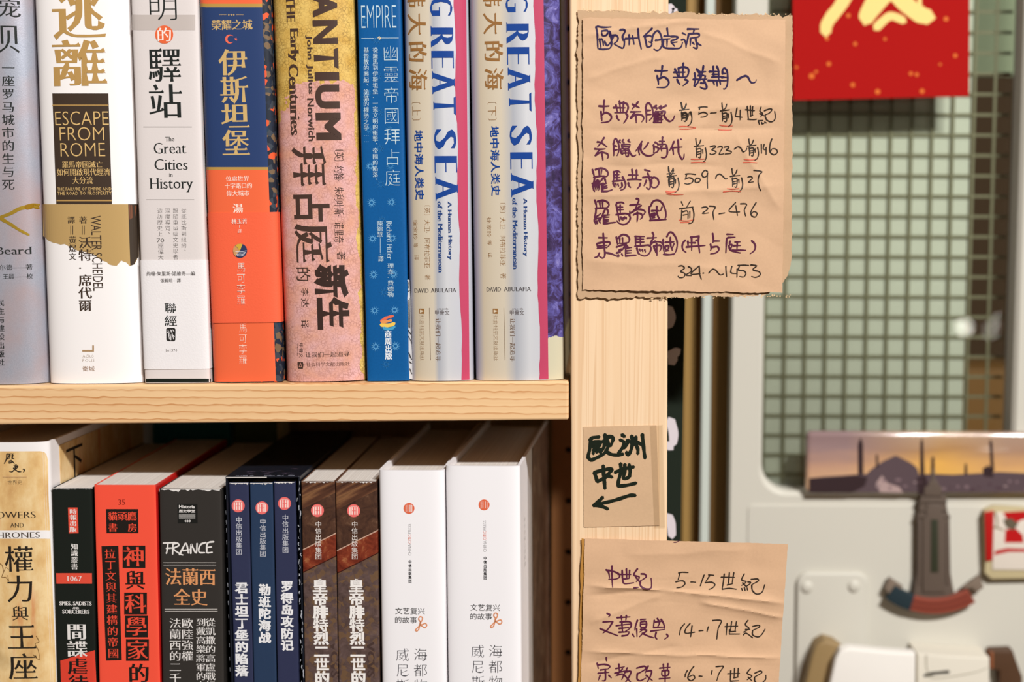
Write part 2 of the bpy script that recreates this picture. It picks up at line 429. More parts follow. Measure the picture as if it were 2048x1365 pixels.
# ------------------------------------------------------------ structure
def wood(name, base, dark, light, axis, lines, lscale, lmix=0.5, rough=0.45):
    g = NG(name, rough)
    sc = {'x': (2.2, 60, 60), 'z': (60, 60, 2.0)}[axis]
    v = g.mapping(sc); n1 = g.noise(v, 3.0, 5, 0.6)
    sc2 = {'x': (0.5, 1, 1), 'z': (1, 1, 0.35)}[axis]
    v2 = g.mapping(sc2)
    wv = g.n('ShaderNodeTexWave', wave_type='BANDS', bands_direction='Z' if axis == 'x' else 'X', wave_profile='SAW')
    wv.inputs['Scale'].default_value = lscale; wv.inputs['Distortion'].default_value = lines; wv.inputs['Detail'].default_value = 1; wv.inputs['Detail Scale'].default_value = 3
    g.l(v2, wv.inputs['Vector'])
    lw = g.ramp(wv.outputs[0], [(0.0, (0, 0, 0, 1)), (0.72, (0.12, 0.12, 0.12, 1)), (0.93, (1, 1, 1, 1)), (1.0, (0, 0, 0, 1))])
    nb = g.noise(g.mapping({'x': (1.5, 1, 40), 'z': (25, 1, 1.2)}[axis]), 4.0, 2)
    if axis == 'z':
        nl = g.noise(g.mapping((150, 1, 1.6)), 1.0, 2, 0.4); lw = g.ramp(g.math('FRACT', g.math('MULTIPLY', g.math('ADD', nl, g.math('MULTIPLY', g.xyz()[0], 30)), 9.0)), [(0.0, (0, 0, 0, 1)), (0.55, (.08, .08, .08, 1)), (0.9, (1, 1, 1, 1)), (1.0, (0, 0, 0, 1))])
    lf = g.math('MULTIPLY', lw, g.math('MULTIPLY', nb, lmix*2))
    c = g.ramp(n1, [(0.3, base), (0.75, light)])
    g.color(g.mix(lf, c, dark)); g.bump(n1, 0.15, 0.0001); return g.m
SHELF_MAT = wood('pine_shelf_edge', (232, 188, 138), (190, 118, 58), (244, 206, 158), 'x', 1.6, 85, 0.75)
POST_MAT = wood('pine_post', (238, 202, 162), (206, 154, 104), (245, 214, 178), 'z', 1.0, 105, 0.38)
DARKWOOD = wood('back_board_wood', (150, 118, 70), (110, 80, 40), (165, 130, 80), 'z', 2.0, 30, 0.5, 0.6)
floor = box('floor', (-3, -4, -0.02), (3, 3.5, 0), mat('floor_grey', (120, 100, 80), 0.6, bump=0.2, bscale=30)); floor['kind'] = 'structure'
wb = box('wall_back', (-3, 0.27, 0), (P(1368, 600, .27).x, 0.33, 2.6), mat('wall_olive', (120, 96, 58), 0.8, bump=0.2, bscale=80)); wb['kind'] = 'structure'
wf = box('wall_far', (-0.5, 1.30, 0), (3, 1.36, 2.6), mat('wall_brown', (70, 50, 30), 0.8, bump=0.2, bscale=60)); wf['kind'] = 'structure'

bc = thing('bookcase', 'pale pine bookcase with a thick square front post and a grained shelf', 'bookcase')
# front post
a0, a1, a2, a3 = P(1138.5, 0), P(1335.5, 0), P(1144, 1365), P(1335, 1365)
xl, xr = (a0.x+a2.x)/2, (a1.x+a3.x)/2
sl = (a2.x-a0.x)/(a2.z-a0.z)
bm = bmesh.new(); box_bm(bm, (xl, 0, 0.0), (xr, 0.042, 1.95), 0.0012, 3)
for v in bm.verts: v.co.x += sl*(v.co.z-(a0.z+a2.z)/2)*0.9
bm_obj('post', bm, POST_MAT, bc)
xL = P(-420, 700).x
box('post', (xL-0.045, 0, 0.0), (xL, 0.042, 1.95), POST_MAT, bc, 0.0012)
s0, s1, s2, s3 = P(0, 772.5), P(1137.5, 763), P(0, 851), P(1137.5, 839.5)
shelf_slope = (s1.z-s0.z)/(s1.x-s0.x)
def shelf_top(x): return s0.z+shelf_slope*(x-s0.x)
th = ((s0.z-s2.z)+(s1.z-s3.z))/2
def shelf(zoff, thick):
    bm = bmesh.new(); box_bm(bm, (xL+0.0005, 0.0, -thick), (s1.x, 0.19, 0), 0.0011, 3)
    for v in bm.verts: v.co.z += shelf_top(v.co.x)+zoff
    return bm_obj('shelf', bm, SHELF_MAT, bc)
shelf(0, th); LOWZ = -0.275; shelf(LOWZ, th); shelf(0.275, th)
box('back_panel', (xL-0.04, 0.2005, 0.15), (P(1108, 900, .2).x, 0.206, 1.95), DARKWOOD, bc)
# pierced upright at the back corner, facing the room
hx0, hx1 = P(1104, 900, .165).x, P(1160, 900, .165).x
bm = bmesh.new()
pit = (P(1136, 900, .165)-P(1136, 1002.5, .165)).z; zc = P(1136, 900.6, .165).z; hx = P(1137, 900, .165).x
k0, k1 = -12, 13; rr = 0.0021; nseg = 16
zt = zc+(k1)*pit+pit/2; zb = zc+k0*pit-pit/2
for k in range(k0, k1+1):          # one plate cell with a round hole per step
    cz = zc+k*pit; ring = []; out = []
    for i in range(nseg):
        an = 2*math.pi*i/nseg+math.pi/4; c, s_ = math.cos(an), math.sin(an)
        ring.append((hx+rr*c, cz+rr*s_))
        m = max(abs(c), abs(s_)); ux, uz = c/m, s_/m
        out.append((hx+(ux*(hx1-hx) if ux > 0 else ux*(hx-hx0)), cz+uz*pit/2))
    vr = [bm.verts.new((x, .165, z)) for x, z in ring]; vo = [bm.verts.new((x, .165, z)) for x, z in out]; vb = [bm.verts.new((x, .168, z)) for x, z in ring]
    for i in range(nseg):
        j = (i+1) % nseg; bm.faces.new((vr[i], vr[j], vo[j], vo[i])); bm.faces.new((vr[j], vr[i], vb[i], vb[j]))
bmesh.ops.remove_doubles(bm, verts=bm.verts, dist=1e-6)
_b = [e for e in bm.edges if e.is_boundary and abs(e.verts[0].co.y-.168) < 1e-6 and abs(e.verts[1].co.y-.168) < 1e-6]
_f = [f for f in bm.faces if all(abs(v.co.y-.165) < 1e-6 for v in f.verts)]
_m = {}
for f in _f:
    nv = []
    for v in f.verts:
        k = (round(v.co.x, 7), round(v.co.z, 7))
        if k not in _m: _m[k] = bm.verts.new((v.co.x, .168, v.co.z))
        nv.append(_m[k])
    bm.faces.new(nv[::-1])
_o = [e for e in bm.edges if e.is_boundary and abs(e.verts[0].co.y-.165) < 1e-6 and abs(e.verts[1].co.y-.165) < 1e-6]
for e in _o: 
    a, b = e.verts; bm.faces.new((a, b, _m[(round(b.co.x, 7), round(b.co.z, 7))], _m[(round(a.co.x, 7), round(a.co.z, 7))]))
bmesh.ops.remove_doubles(bm, verts=bm.verts, dist=1e-6)
bm_obj('pierced_upright', bm, mat('upright_wood', (150, 100, 60), 0.5), bc)
box('back_strip', (hx0, .1795, zb), (hx1, .1805, zt), mat('back_strip_dark', (40, 30, 20), 0.8), bc)

# ------------------------------------------------------------ wall strips and door
DY = 0.22
def vstrip(name, x0, x1, y0, y1, m, z0=0.0, z1=2.3):
    a, b = P(x0, 800, y0), P(x1, 800, y0); return box(name, (a.x, y0, z0), (b.x, y1, z1), m, None, 0.0008)
t1 = vstrip('trim_1', 1366, 1403, .235, .30, mat('jamb_olive', (158, 124, 70), 0.5)); t1['kind'] = 'structure'
t2 = vstrip('trim_2', 1403, 1421, .222, .30, mat('trim_metal', (200, 206, 196), 0.35)); t2['kind'] = 'structure'
t3 = vstrip('trim_3', 1421, 1464, .245, .30, mat('jamb_brown', (122, 88, 46), 0.5)); t3['kind'] = 'structure'
DOOR = mat('door_paint', (208, 203, 190), 0.4, bump=0.15, bscale=60)
c0 = P(1463, 800, DY); c1 = P(1526, 800, DY); c2 = P(2036, 500, DY); zb_ = P(1600, 985, DY).z; zt_ = 1.62; dx1 = c2.x+0.12
door = bpy.data.objects.new('door_1', None); COL.objects.link(door); door['kind'] = 'structure'
def rrect(x0, z0, x1, z1, r, n=8):
    o = []
    for cx, cz, a in ((x1-r, z1-r, 0), (x0+r, z1-r, 90), (x0+r, z0+r, 180), (x1-r, z0+r, 270)):
        for i in range(n+1):
            t = math.radians(a+90*i/n); o.append((cx+r*math.cos(t), cz+r*math.sin(t)))
    return o
def ringplate(name, outer, inner, y0, y1, m, parent, lip=0.0):
    """plate with a hole; inner loop as rrect, outer matched radially"""
    bm = bmesh.new(); n = len(inner)
    ox0, oz0, ox1, oz1 = outer; O = []
    seg = n//4
    for q in range(4):
        corner = [(ox1, oz1), (ox0, oz1), (ox0, oz0), (ox1, oz0)][q]
        for i in range(seg):
            O.append(corner)
    def loop(pts, y): return [bm.verts.new((x, y, z)) for x, z in pts]
    cx = sum(p[0] for p in inner)/n; cz = sum(p[1] for p in inner)/n
    sh = [(x+(lip if x > cx else -lip), z+(lip if z > cz else -lip)) for x, z in inner]
    i0 = loop(sh, y0); i1 = loop(inner, y0+lip); i2 = loop(inner, y1)
    o0 = [bm.verts.new((x, y0, z)) for x, z in [(ox1, oz1), (ox0, oz1), (ox0, oz0), (ox1, oz0)]]
    o1 = [bm.verts.new((x, y1, z)) for x, z in [(ox1, oz1), (ox0, oz1), (ox0, oz0), (ox1, oz0)]]
    for q in range(4):
        for i in range(seg):
            k = q*seg+i; j = (k+1) % n
            if i < seg-1: bm.faces.new((i0[k], i0[j], o0[q]))
            else: bm.faces.new((i0[k], i0[j], o0[(q+1) % 4], o0[q]))
    for k in range(n):
        j = (k+1) % n
        bm.faces.new((i0[k], i1[k], i1[j], i0[j])); bm.faces.new((i1[k], i2[k], i2[j], i1[j]))
    for q in range(4): bm.faces.new((o0[q], o0[(q+1) % 4], o1[(q+1) % 4], o1[q]))
    return bm_obj(name, bm, m, parent)
hole = rrect(c1.x, zb_, c2.x, zt_, 0.019)
ringplate('door_leaf', (c0.x, 0.02, dx1, 2.05), hole, DY, DY+0.022, DOOR, door, 0.0025)
# shallow pressed step on the leaf, below and beside the window
st = prism('pressed_panel', rrect(P(1497, 900, DY).x, 0.9, dx1-0.03, P(1700, 1010, DY).z, 0.004), DY-0.0008, DY+0.001, DOOR, door, 0.0006)
win = bpy.data.objects.new('window_1', None); COL.objects.link(win); win['kind'] = 'structure'
g = bpy.data.materials.new('window_glass'); g.use_nodes = True; nt = g.node_tree; nt.nodes.remove(nt.nodes['Principled BSDF'])
tr_ = nt.nodes.new('ShaderNodeBsdfTransparent'); tr_.inputs[0].default_value = (0.955, 0.975, 0.95, 1); gl = nt.nodes.new('ShaderNodeBsdfGlossy'); gl.inputs['Roughness'].default_value = 0.0
fr = nt.nodes.new('ShaderNodeFresnel'); fr.inputs[0].default_value = 1.5; mx = nt.nodes.new('ShaderNodeMixShader')
nt.links.new(fr.outputs[0], mx.inputs[0]); nt.links.new(tr_.outputs[0], mx.inputs[1]); nt.links.new(gl.outputs[0], mx.inputs[2]); nt.links.new(mx.outputs[0], nt.nodes['Material Output'].inputs[0])
box('glass_pane', (c1.x-0.004, DY+0.018, zb_-0.004), (c2.x+0.004, DY+0.022, zt_+0.004), g, win)
WM = mat('wire', (136, 130, 104), 0.6)
dxw = (P(1800, 500, DY+.024)-P(1759, 500, DY+.024)).x
wv = box('wire', (0, DY+.0262, zb_-.006), (0.0019, DY+.0270, zt_), WM, win); wv.location.x = P(1527, 500, DY+.02).x+0.1*dxw
for i in range(1, 13):
    o = wv.copy(); COL.objects.link(o); o.location.x = wv.location.x+i*dxw
wh = box('wire', (c1.x, DY+.0271, 0), (c2.x, DY+.0279, 0.0019), WM, win); z_ = P(1700, 957, DY+.02).z; wh.location.z = z_
for i in range(1, 32):
    o = wh.copy(); COL.objects.link(o); o.location.z = z_+i*dxw*0.985
# behind the glass
sc_ = box('screen_panel', (c1.x-.01, DY+.0285, zb_-.05), (P(1934, 500, DY+.0285).x, DY+.0315, 2.0), mat('pale_green_panel', (208, 208, 192), 0.7, k=1.0, bump=0.2, bscale=20))
tag(sc_, 'pale green panel standing behind the wired glass of the door', 'panel')
ob = box('green_cloth', (P(1940, 50, .5).x, .5, P(1940, 150, .5).z), (P(2036, 50, .5).x, .51, 2.0), mat('cloth_green', (150, 160, 130), 0.9, bump=0.4, bscale=40))
tag(ob, 'faded green cloth seen through the upper right of the window', 'cloth')
ob = box('low_cabinet', (P(1925, 850, .6).x, .6, 0), (P(2060, 850, .6).x, .7, P(1990, 740, .6).z), mat('cabinet_brown', (120, 84, 40), 0.6, bump=0.2, bscale=40), None, 0.003)
tag(ob, 'brown cabinet in the room behind the right edge of the wired window', 'cabinet')
# ------------------------------------------------------------ hanging banner beside the post
bt = [P(1292, -1500, .075), P(1374, -1500, .075), P(1372, 500, .075), P(1361, 1110, .075), P(1346, 2600, .075), P(1292, 2600, .075)]
ban = thing('cloth_banner', 'narrow black cloth banner with white brush strokes hanging behind the post', 'banner', (0, 0, 0))
prism('cloth', [(p.x, p.z) for p in bt], .075, .0755, mat('banner_black', (26, 34, 24), 0.9, bump=0.3, bscale=500), ban)
sb = Flat(.075, ban); use('Z')
WHT = (214, 204, 208)
for d in ['1336 14 1346 24 1350 22', '1336 618 1342 636 1338 652', '1340 712 1350 706 1356 702', '1342 724 1350 716', '1340 842 1347 866 1346 888', '1336 890 1342 896', '1336 1034 1342 1050 1344 1072']: sb.pen(20, WHT, d, part='brush_stroke', taper=.25)
for d in []+0*['1330 20 1340 28 1346 26', '1330 615 1339 625 1337 640 1343 655', '1332 715 1345 704 1352 697', '1334 722 1348 716 1356 700', '1336 830 1345 845 1348 870 1344 895', '1338 835 1350 840 1352 862 1346 900', '1332 900 1342 905', '1330 1030 1342 1050 1346 1075', '1334 1022 1344 1036 1350 1060']:
    sb.pen(9, WHT, d, part='brush_stroke')
sb.flush()
# ------------------------------------------------------------ red paper with gold brush writing
use('RP'); RY = DY-0.003
def RPp(x, y): a = fp(x, y); return P(a[0], a[1], RY)
red = thing('red_paper', 'red square of paper with gold brush writing taped to the glass door', 'poster')
prism('sheet', [(q.x, q.z) for q in (RPp(122, -900), RPp(1945, -900), RPp(1935, 985), RPp(138, 1028))], RY, RY+.0004, mat('red_paper_sheet', (164, 14, 11), 0.95, bump=0.2, bscale=200, k=1.0), red)
sr = Flat(RY, red)
GOLD = (246, 214, 130)
for wd, d in [(26, '760 -180 690 -60 600 80 520 180 475 260 470 330'), (34, '1000 -150 960 20 900 130 880 200'), (22, '1120 -60 1010 60 930 160 890 215'), (17, '985 285 1050 220 1130 165 1220 190 1265 215'),
              (34, '1120 -140 1250 0 1360 100 1470 160 1530 175'), (20, '1230 0 1340 110 1420 185 1510 200'), (9, '1430 60 1430 -60'), (30, '500 -400 900 -420 1400 -430'), (30, '700 -760 760 -600 720 -300'), (28, '1000 -700 1020 -420 1040 -200')]:
    sr.pen(wd, GOLD, d, part='gold_character', taper=0.15, metal=0.0)
for x, y, r in [(700, 160, 28), (770, 450, 26), (1075, 400, 22), (500, 655, 30), (325, 780, 38), (370, 735, 22), (745, 870, 30), (1000, 940, 34), (1340, 755, 26), (1400, 765, 26), (1455, 935, 32), (1795, 570, 28), (1700, 195, 32), (480, 395, 26), (170, 690, 20), (1640, 660, 18)]:
    sr.disc(x, y, r*0.75, (222, 110, 30), part='gold_fleck', n=12)
sr.flush()
# ------------------------------------------------------------ magnets and fittings on the door
use('Q')
def Qp(x, y, Y): a = fp(x, y); return P(a[0], a[1], Y)
def Qpr(name, pts, y0, y1, m, par, bev=0):
    return prism(name, [(q.x, q.z) for q in (Qp(x, y, y0) for x, y in pts)], y0, y1, m, par, bev)
pan = thing('panorama_magnet', 'long glossy magnet with a sunset skyline of domes and minarets', 'magnet')
MY = DY-0.0075
q0, q1 = Qp(140, 62, MY), Qp(1520, 386, MY)
g = NG('sunset_print', 0.1); g.b.inputs['Specular IOR Level'].default_value = .6; X, Y_, Z_ = g.xyz()[:3]
zf = g.math('DIVIDE', g.math('SUBTRACT', Z_, q1.z), q0.z-q1.z); xf = g.math('DIVIDE', g.math('SUBTRACT', X, q0.x), q1.x-q0.x)
nz = g.noise(g.mapping((25, 1, 110)), 1.0, 4)
f1 = g.math('ADD', zf, g.math('MULTIPLY', g.math('SUBTRACT', nz, 0.5), 0.35))
left = g.ramp(f1, [(0.2, (224, 178, 138)), (0.45, (196, 152, 128)), (0.7, (158, 130, 128)), (1.0, (140, 114, 114))])
right = g.ramp(f1, [(0.2, (240, 190, 90)), (0.45, (236, 178, 92)), (0.7, (186, 140, 88)), (1.0, (200, 170, 140))])
xr_ = g.ramp(xf, [(0.15, (0, 0, 0, 1)), (0.5, (1, 1, 1, 1)), (0.75, (0.5, 0.5, 0.5, 1))])
g.color(g.mix(xr_, left, right)); g.b.inputs['Coat Weight'].default_value = 1; g.b.inputs['Coat Roughness'].default_value = 0.05
prism('plate', rrect(q0.x, q1.z, q1.x, q0.z, 0.0035), MY, DY-0.0012, g.m, pan, 0.003)
sp = Flat(MY, pan)
DK = (58, 44, 46)
sp.poly([(152, 378), (152, 304), (230, 296), (330, 290), (400, 284), (450, 282), (470, 262), (498, 240), (540, 214), (572, 200), (602, 186), (640, 204), (680, 224), (706, 244), (718, 262), (722, 284), (800, 282), (900, 286), (1010, 280), (1140, 272), (1300, 280), (1480, 280), (1480, 378)], (92, 76, 80), 'skyline', rough=0.15)
sp.poly([(152, 380), (152, 306), (300, 298), (400, 290), (455, 300), (440, 345), (390, 372), (370, 380)], DK, 'skyline', lift=0.00002, rough=0.15)
for p in ([(406, 286), (405, 130), (412, 108), (420, 92), (427, 108), (432, 130), (434, 286)], [(728, 290), (729, 120), (737, 92), (745, 118), (752, 290)], [(784, 282), (787, 198), (795, 190), (802, 198), (804, 282)],
          [(1096, 270), (1088, 120), (1094, 100), (1104, 120), (1114, 270)], [(958, 285), (960, 235), (966, 225), (972, 235), (974, 285)], [(1060, 295), (1052, 255), (1085, 236), (1105, 265), (1110, 300)], [(716, 385), (712, 300), (760, 290), (775, 385)], [(500, 250), (498, 190), (504, 176), (510, 190), (512, 250)]):
    sp.poly(p, DK, 'minaret', lift=0.00004, rough=0.15)
sp.poly([(520, 378), (500, 330), (530, 290), (560, 330), (620, 350), (640, 380)], (176, 150, 146), 'print_foreground', lift=0.00004, rough=0.15)  # paler pinkish foreground of the printed skyline
for k in range(26):
    x = 480+k*39+random.random()*20; y = 300+random.random()*60
    sp.rect(x, y, x+10+random.random()*26, y+6+random.random()*14, random.choice([(150, 128, 128), (80, 60, 66), (128, 106, 110)]), part='print_building', lift=0.00006, rough=0.15)
sp.flush()
# tower magnet
tw = thing('tower_magnet', 'dark grey skyscraper magnet with a striped ribbon across its foot', 'magnet')
TM = mat('pewter_resin', (98, 84, 74), 0.45, bump=0.6, bscale=900); TY = DY-0.0075
Qpr('tower_body', [(690, 930), (700, 870), (712, 800), (714, 500), (722, 478), (726, 430), (735, 388), (862, 388), (866, 430), (872, 480), (882, 500), (888, 800), (900, 870), (914, 930)], TY, DY-0.0009, TM, tw, 0.0008)
Qpr('tower_crown', [(748, 400), (752, 352), (772, 340), (778, 316), (788, 316), (790, 262), (798, 250), (806, 262), (808, 316), (820, 316), (826, 340), (842, 352), (846, 400)], TY-0.001, DY-0.004, TM, tw, 0.0005)
Qpr('tower_face', [(742, 900), (744, 520), (760, 500), (765, 440), (838, 440), (842, 500), (856, 520), (858, 900)], TY-0.0012, TY+0.001, TM, tw, 0.0005)
Qpr('dark_recess', [(784, 795), (786, 520), (822, 520), (824, 795)], TY-0.0016, TY-0.001, mat('recess_green', (50, 52, 36), 0.6), tw, 0.0002)
for x in (728, 872):
    Qpr('buttress', [(x-9, 860), (x-7, 530), (x+7, 530), (x+9, 860)], TY-0.0006, TY+0.001, TM, tw, 0.0003)
for y in (424, 470, 505): Qpr('ledge', [(722 if y < 500 else 712, y+6), (724 if y < 500 else 714, y-4), (868 if y < 500 else 884, y-4), (872 if y < 500 else 888, y+6)], TY-0.0009, TY+0.001, TM, tw, 0.0002)
def arc(cx, cy, r0, r1, a0, a1, n=14):
    p = [(cx+r1*math.sin(math.radians(a0+(a1-a0)*i/n)), cy+r1*math.cos(math.radians(a0+(a1-a0)*i/n))) for i in range(n+1)]
    q = [(cx+r0*math.sin(math.radians(a0+(a1-a0)*i/n)), cy+r0*math.cos(math.radians(a0+(a1-a0)*i/n))) for i in range(n+1)]
    return p+q[::-1]
CX, CY = 800, 590
RB = TY-0.002
Qpr('ribbon_stripes', arc(CX, CY, 340, 422, -18, 31), RB, RB+.005, mat('ribbon_red', (138, 66, 50), 0.5), tw, 0.0006)
Qpr('ribbon_blue', arc(CX, CY, 338, 424, -36, -17), RB-.0003, RB+.005, mat('ribbon_blue', (36, 50, 56), 0.5), tw, 0.0006)
Qpr('ribbon_end', [(545, 880), (572, 822), (640, 868), (612, 930), (590, 934)], RB+.001, RB+.0055, mat('pewter_light', (128, 112, 98), 0.35), tw, 0.0006)
Qpr('ribbon_end', [(948, 880), (1000, 840), (1040, 812), (1060, 874), (1024, 900), (1000, 878)], RB+.001, RB+.0055, mat('pewter_light', (128, 112, 98), 0.35), tw, 0.0006)
for r in (366, 392): Qpr('ribbon_groove', arc(CX, CY, r, r+6, -17, 30), RB-.0004, RB+.001, mat('ribbon_dark', (104, 46, 38), 0.5), tw)
# red and white magnet
rm = thing('picture_magnet', 'thick red and white picture magnet right of the grey tower magnet', 'magnet')
Qpr('base', [(1062, 478), (1085, 462), (1120, 452), (1480, 470), (1480, 826), (1100, 832), (1062, 800), (1066, 740)], DY-0.007, DY-0.0009, mat('magnet_cream', (196, 180, 140), 0.5), rm, 0.001)
rf = Qpr('picture', [(1112, 482), (1470, 476), (1470, 786), (1104, 782)], DY-0.0078, DY-0.0065, mat('magnet_white', (226, 214, 200), 0.35), rm, 0.0004)
RDM = mat('magnet_red', (180, 28, 26), 0.35)
Qpr('red_border', [(1064, 484), (1112, 474), (1106, 732), (1072, 738)], DY-0.0084, DY-0.0065, RDM, rm, 0.0005)
sm_ = Flat(DY-0.0078, rm)
for p in ([(1160, 482), (1300, 474), (1450, 480), (1260, 520), (1215, 545), (1180, 520)], [(1168, 640), (1172, 572), (1225, 565), (1262, 600), (1268, 640)], [(1112, 705), (1120, 682), (1180, 668), (1300, 672), (1300, 688), (1190, 688)], [(1290, 560), (1400, 560), (1400, 700), (1330, 650)]):
    sm_.poly(p, (186, 26, 28), 'red_shape', rough=0.35)
for p in ([(1176, 560), (1160, 520), (1200, 512), (1240, 540), (1215, 575)],): sm_.poly(p, (104, 92, 74), 'grey_shape', lift=0.00003, rough=0.35)
sm_.pen(3, (130, 110, 70), '1118 480 1130 530 1128 560 1165 575;1112 560 1150 566', part='outline')
sm_.flush()
# latch plate
lp = thing('latch_plate', 'cream rounded metal cover plate on the door below the window', 'door plate')
l0, l1 = Qp(88, 792, DY-.003), Qp(440, 1700, DY-.003)
prism('plate', rrect(l0.x, l1.z, l1.x, l0.z, 0.008), DY-0.0045, DY-0.0009, DOOR, lp, 0.0018)
for x, y in ((140, 872), (385, 868)):
    q = Qp(x, y, DY-.005); bm = bmesh.new(); bmesh.ops.create_uvsphere(bm, u_segments=16, v_segments=8, radius=0.0042)
    for v in bm.verts: v.co.y *= 0.45; v.co += Vector((q.x, DY-.0045, q.z))
    bm_obj('screw_head', bm, DOOR, lp, True)
# holder at the bottom
ph = thing('paper_pocket', 'white paper pocket with a rounded olive side at the foot of the door', 'holder')
Qpr('rounded_side', [(60, 1700), (130, 1380), (165, 1230), (190, 1175), (235, 1150), (290, 1165), (335, 1200), (300, 1400), (250, 1700)], DY-.020, DY-.0046, mat('holder_olive', (150, 124, 84), 0.5), ph, 0.002)
Qpr('white_front', [(200, 1700), (262, 1360), (290, 1240), (318, 1200), (365, 1188), (560, 1208), (706, 1216), (702, 1700)], DY-.030, DY-.0205, mat('holder_white', (240, 234, 226), 0.6, bump=0.3, bscale=80), ph, 0.0018)
Qpr('white_card', [(712, 1700), (714, 1218), (900, 1232), (1090, 1240), (1090, 1700)], DY-.026, DY-.0012, mat('holder_card', (226, 218, 202), 0.6), ph, 0.001)
sq = Flat(DY-.026, ph); sq.pen(7, (50, 46, 38), '752 1332 800 1320 876 1312', part='ink_mark', taper=0.1); sq.pen(2, (150, 142, 120), '760 1225 764 1300 800 1345 1000 1318 1080 1290', part='ink_line'); sq.flush()
wf_ = thing('wooden_figure', 'small dark brown wooden magnet at the bottom right corner', 'magnet')
Qpr('block', [(1098, 1300), (1100, 1206), (1212, 1202), (1232, 1260), (1262, 1340), (1270, 1700), (1146, 1700), (1142, 1308)], DY-.012, DY-.0012, mat('figure_brown', (84, 58, 40), 0.5, bump=0.4, bscale=300), wf_, 0.0012)
Qpr('lighter_edge', [(1094, 1296), (1096, 1210), (1112, 1208), (1112, 1300)], DY-.0125, DY-.003, mat('figure_light', (140, 84, 54), 0.5), wf_, 0.0006)
# ------------------------------------------------------------ upper row of books
UG = 'books standing on the upper shelf'; LG = 'books standing on the lower shelf'
def wbook(name, label, bl, br, tl, tr, lower=False, h=None, top=None, Yf=0.004, **kw):
    x = P((bl[0]+br[0])/2, bl[1], 0).x
    z0 = shelf_top(x)+(LOWZ if lower else 0)+0.0002
    z1 = P((tl[0]+tr[0])/2, top, Yf).z if top else z0+h
    kw.setdefault('group', LG if lower else UG)
    return Book(name, label, 'book', bl, br, tl, tr, z0, z1, Yf=Yf, **kw)
# 1 silver, gold crack
g = NG('silver_jacket', 0.38, 0.35); nz = g.noise(g.mapping((300, 300, 300)), 6, 3); n2 = g.noise(g.mapping((20, 20, 14)), 2, 4)
g.color(g.mix(g.ramp(n2, [(0.35, (0, 0, 0, 1)), (0.75, (1, 1, 1, 1))]), g.mix(nz, (156, 161, 176), (196, 199, 211)), (196, 168, 166))); g.bump(nz, 0.1)
b1 = wbook('hardcover_book', 'silver grey rounded hardcover with a gold crack, leftmost of the upper row', (-96, 770), (94.5, 770), (-136, 0), (63.5, 0), h=.228, b=.010, n=2.3, hard=True, cover=g.m)
use('A'); K_ = (34, 38, 36)
b1.text('宠', (-10, -20, 136, 128), 'v', K_, 'ming', 'title_lettering'); b1.text('贝', (-14, 150, 136, 378), 'v', K_, 'ming', 'title_lettering')
b1.text('一座罗马城市的生与死', (14, 420, 98, 1305), 'v', K_, 'ming', 'subtitle_lettering', fill=.9)
use('B'); b1.text('Mary Beard', (-210, 326, 168, 382), 'h', K_, 'serif', 'author_lettering')
b1.text('比尔德——著', (-30, 425, 172, 456), 'h', K_, 'ming', 'small_lettering'); b1.text('王晨——校', (22, 477, 176, 507), 'h', K_, 'ming', 'small_lettering')
b1.text('民主与建设出版社', (-12, 618, 26, 1006), 'v', K_, 'mingb', 'publisher_lettering', fill=.85)
GP = mat('gold_foil', (196, 158, 50), 0.3, 0.7, bump=0.5, bscale=900)
b1.pen(8, (206, 168, 62), '222 92 190 88 160 96 110 108 60 135 0 158 -60 190 -150 180', part='gold_crack', taper=.5, metal=.6, rough=.3)
b1.pen(7, (206, 168, 62), '-10 152 20 172 60 195 110 228 165 256', part='gold_crack', taper=.4, metal=.6, rough=.3)
b1.pen(10, (186, 140, 40), '150 100 190 92 218 104', part='gold_crack', taper=.5, metal=.6, rough=.3)
b1.flush()
# 2 white and gold
WHITE = mat('white_jacket', (246, 240, 238), 0.33, k=.96)
b2 = wbook('hardcover_book', 'white hardcover with a torn gold band and dark brown title panel', (98, 768), (287, 768), (69.5, 0), (259, 0), h=.226, b=.007, n=2.6, hard=True, cover=WHITE)
GD = (186, 146, 86); DB = (66, 52, 42)
use('A'); b2.text('逃', (345, -85, 720, 282), 'v', GD, 'mingb', 'title_lettering', fill=1); b2.text('離', (345, 262, 728, 606), 'v', GD, 'mingb', 'title_lettering', fill=1)
b2.poly([(357, 638), (740, 638), (765, 1394), (384, 1394)], DB, 'title_panel')
b2.rect(358, 715, 740, 722, GD, part='gold_line', lift=0.00002)
LG_ = (222, 184, 120)
for s_, bb in (('ESCAPE', (373, 761, 739, 854)), ('FROM', (405, 868, 709, 959)), ('ROME', (411, 976, 716, 1068))): b2.text(s_, bb, 'h', LG_, 'thin', 'english_title')
b2.text('羅馬帝國滅亡', (423, 1100, 699, 1146), 'h', LG_, 'ming', 'panel_lettering'); b2.text('如何開啟現代經濟', (385, 1151, 749, 1200), 'h', LG_, 'ming', 'panel_lettering'); b2.text('大分流', (495, 1207, 634, 1256), 'h', LG_, 'ming', 'panel_lettering')
b2.text('THE FAILURE OF EMPIRE AND', (386, 1280, 760, 1300), 'h', LG_, 'reg', 'panel_lettering', res=1); b2.text('THE ROAD TO PROSPERITY', (388, 1308, 760, 1331), 'h', LG_, 'reg', 'panel_lettering', res=1)
use('B'); b2.rect(322, 57, 636, 65, GD, part='gold_line', lift=0.00002)
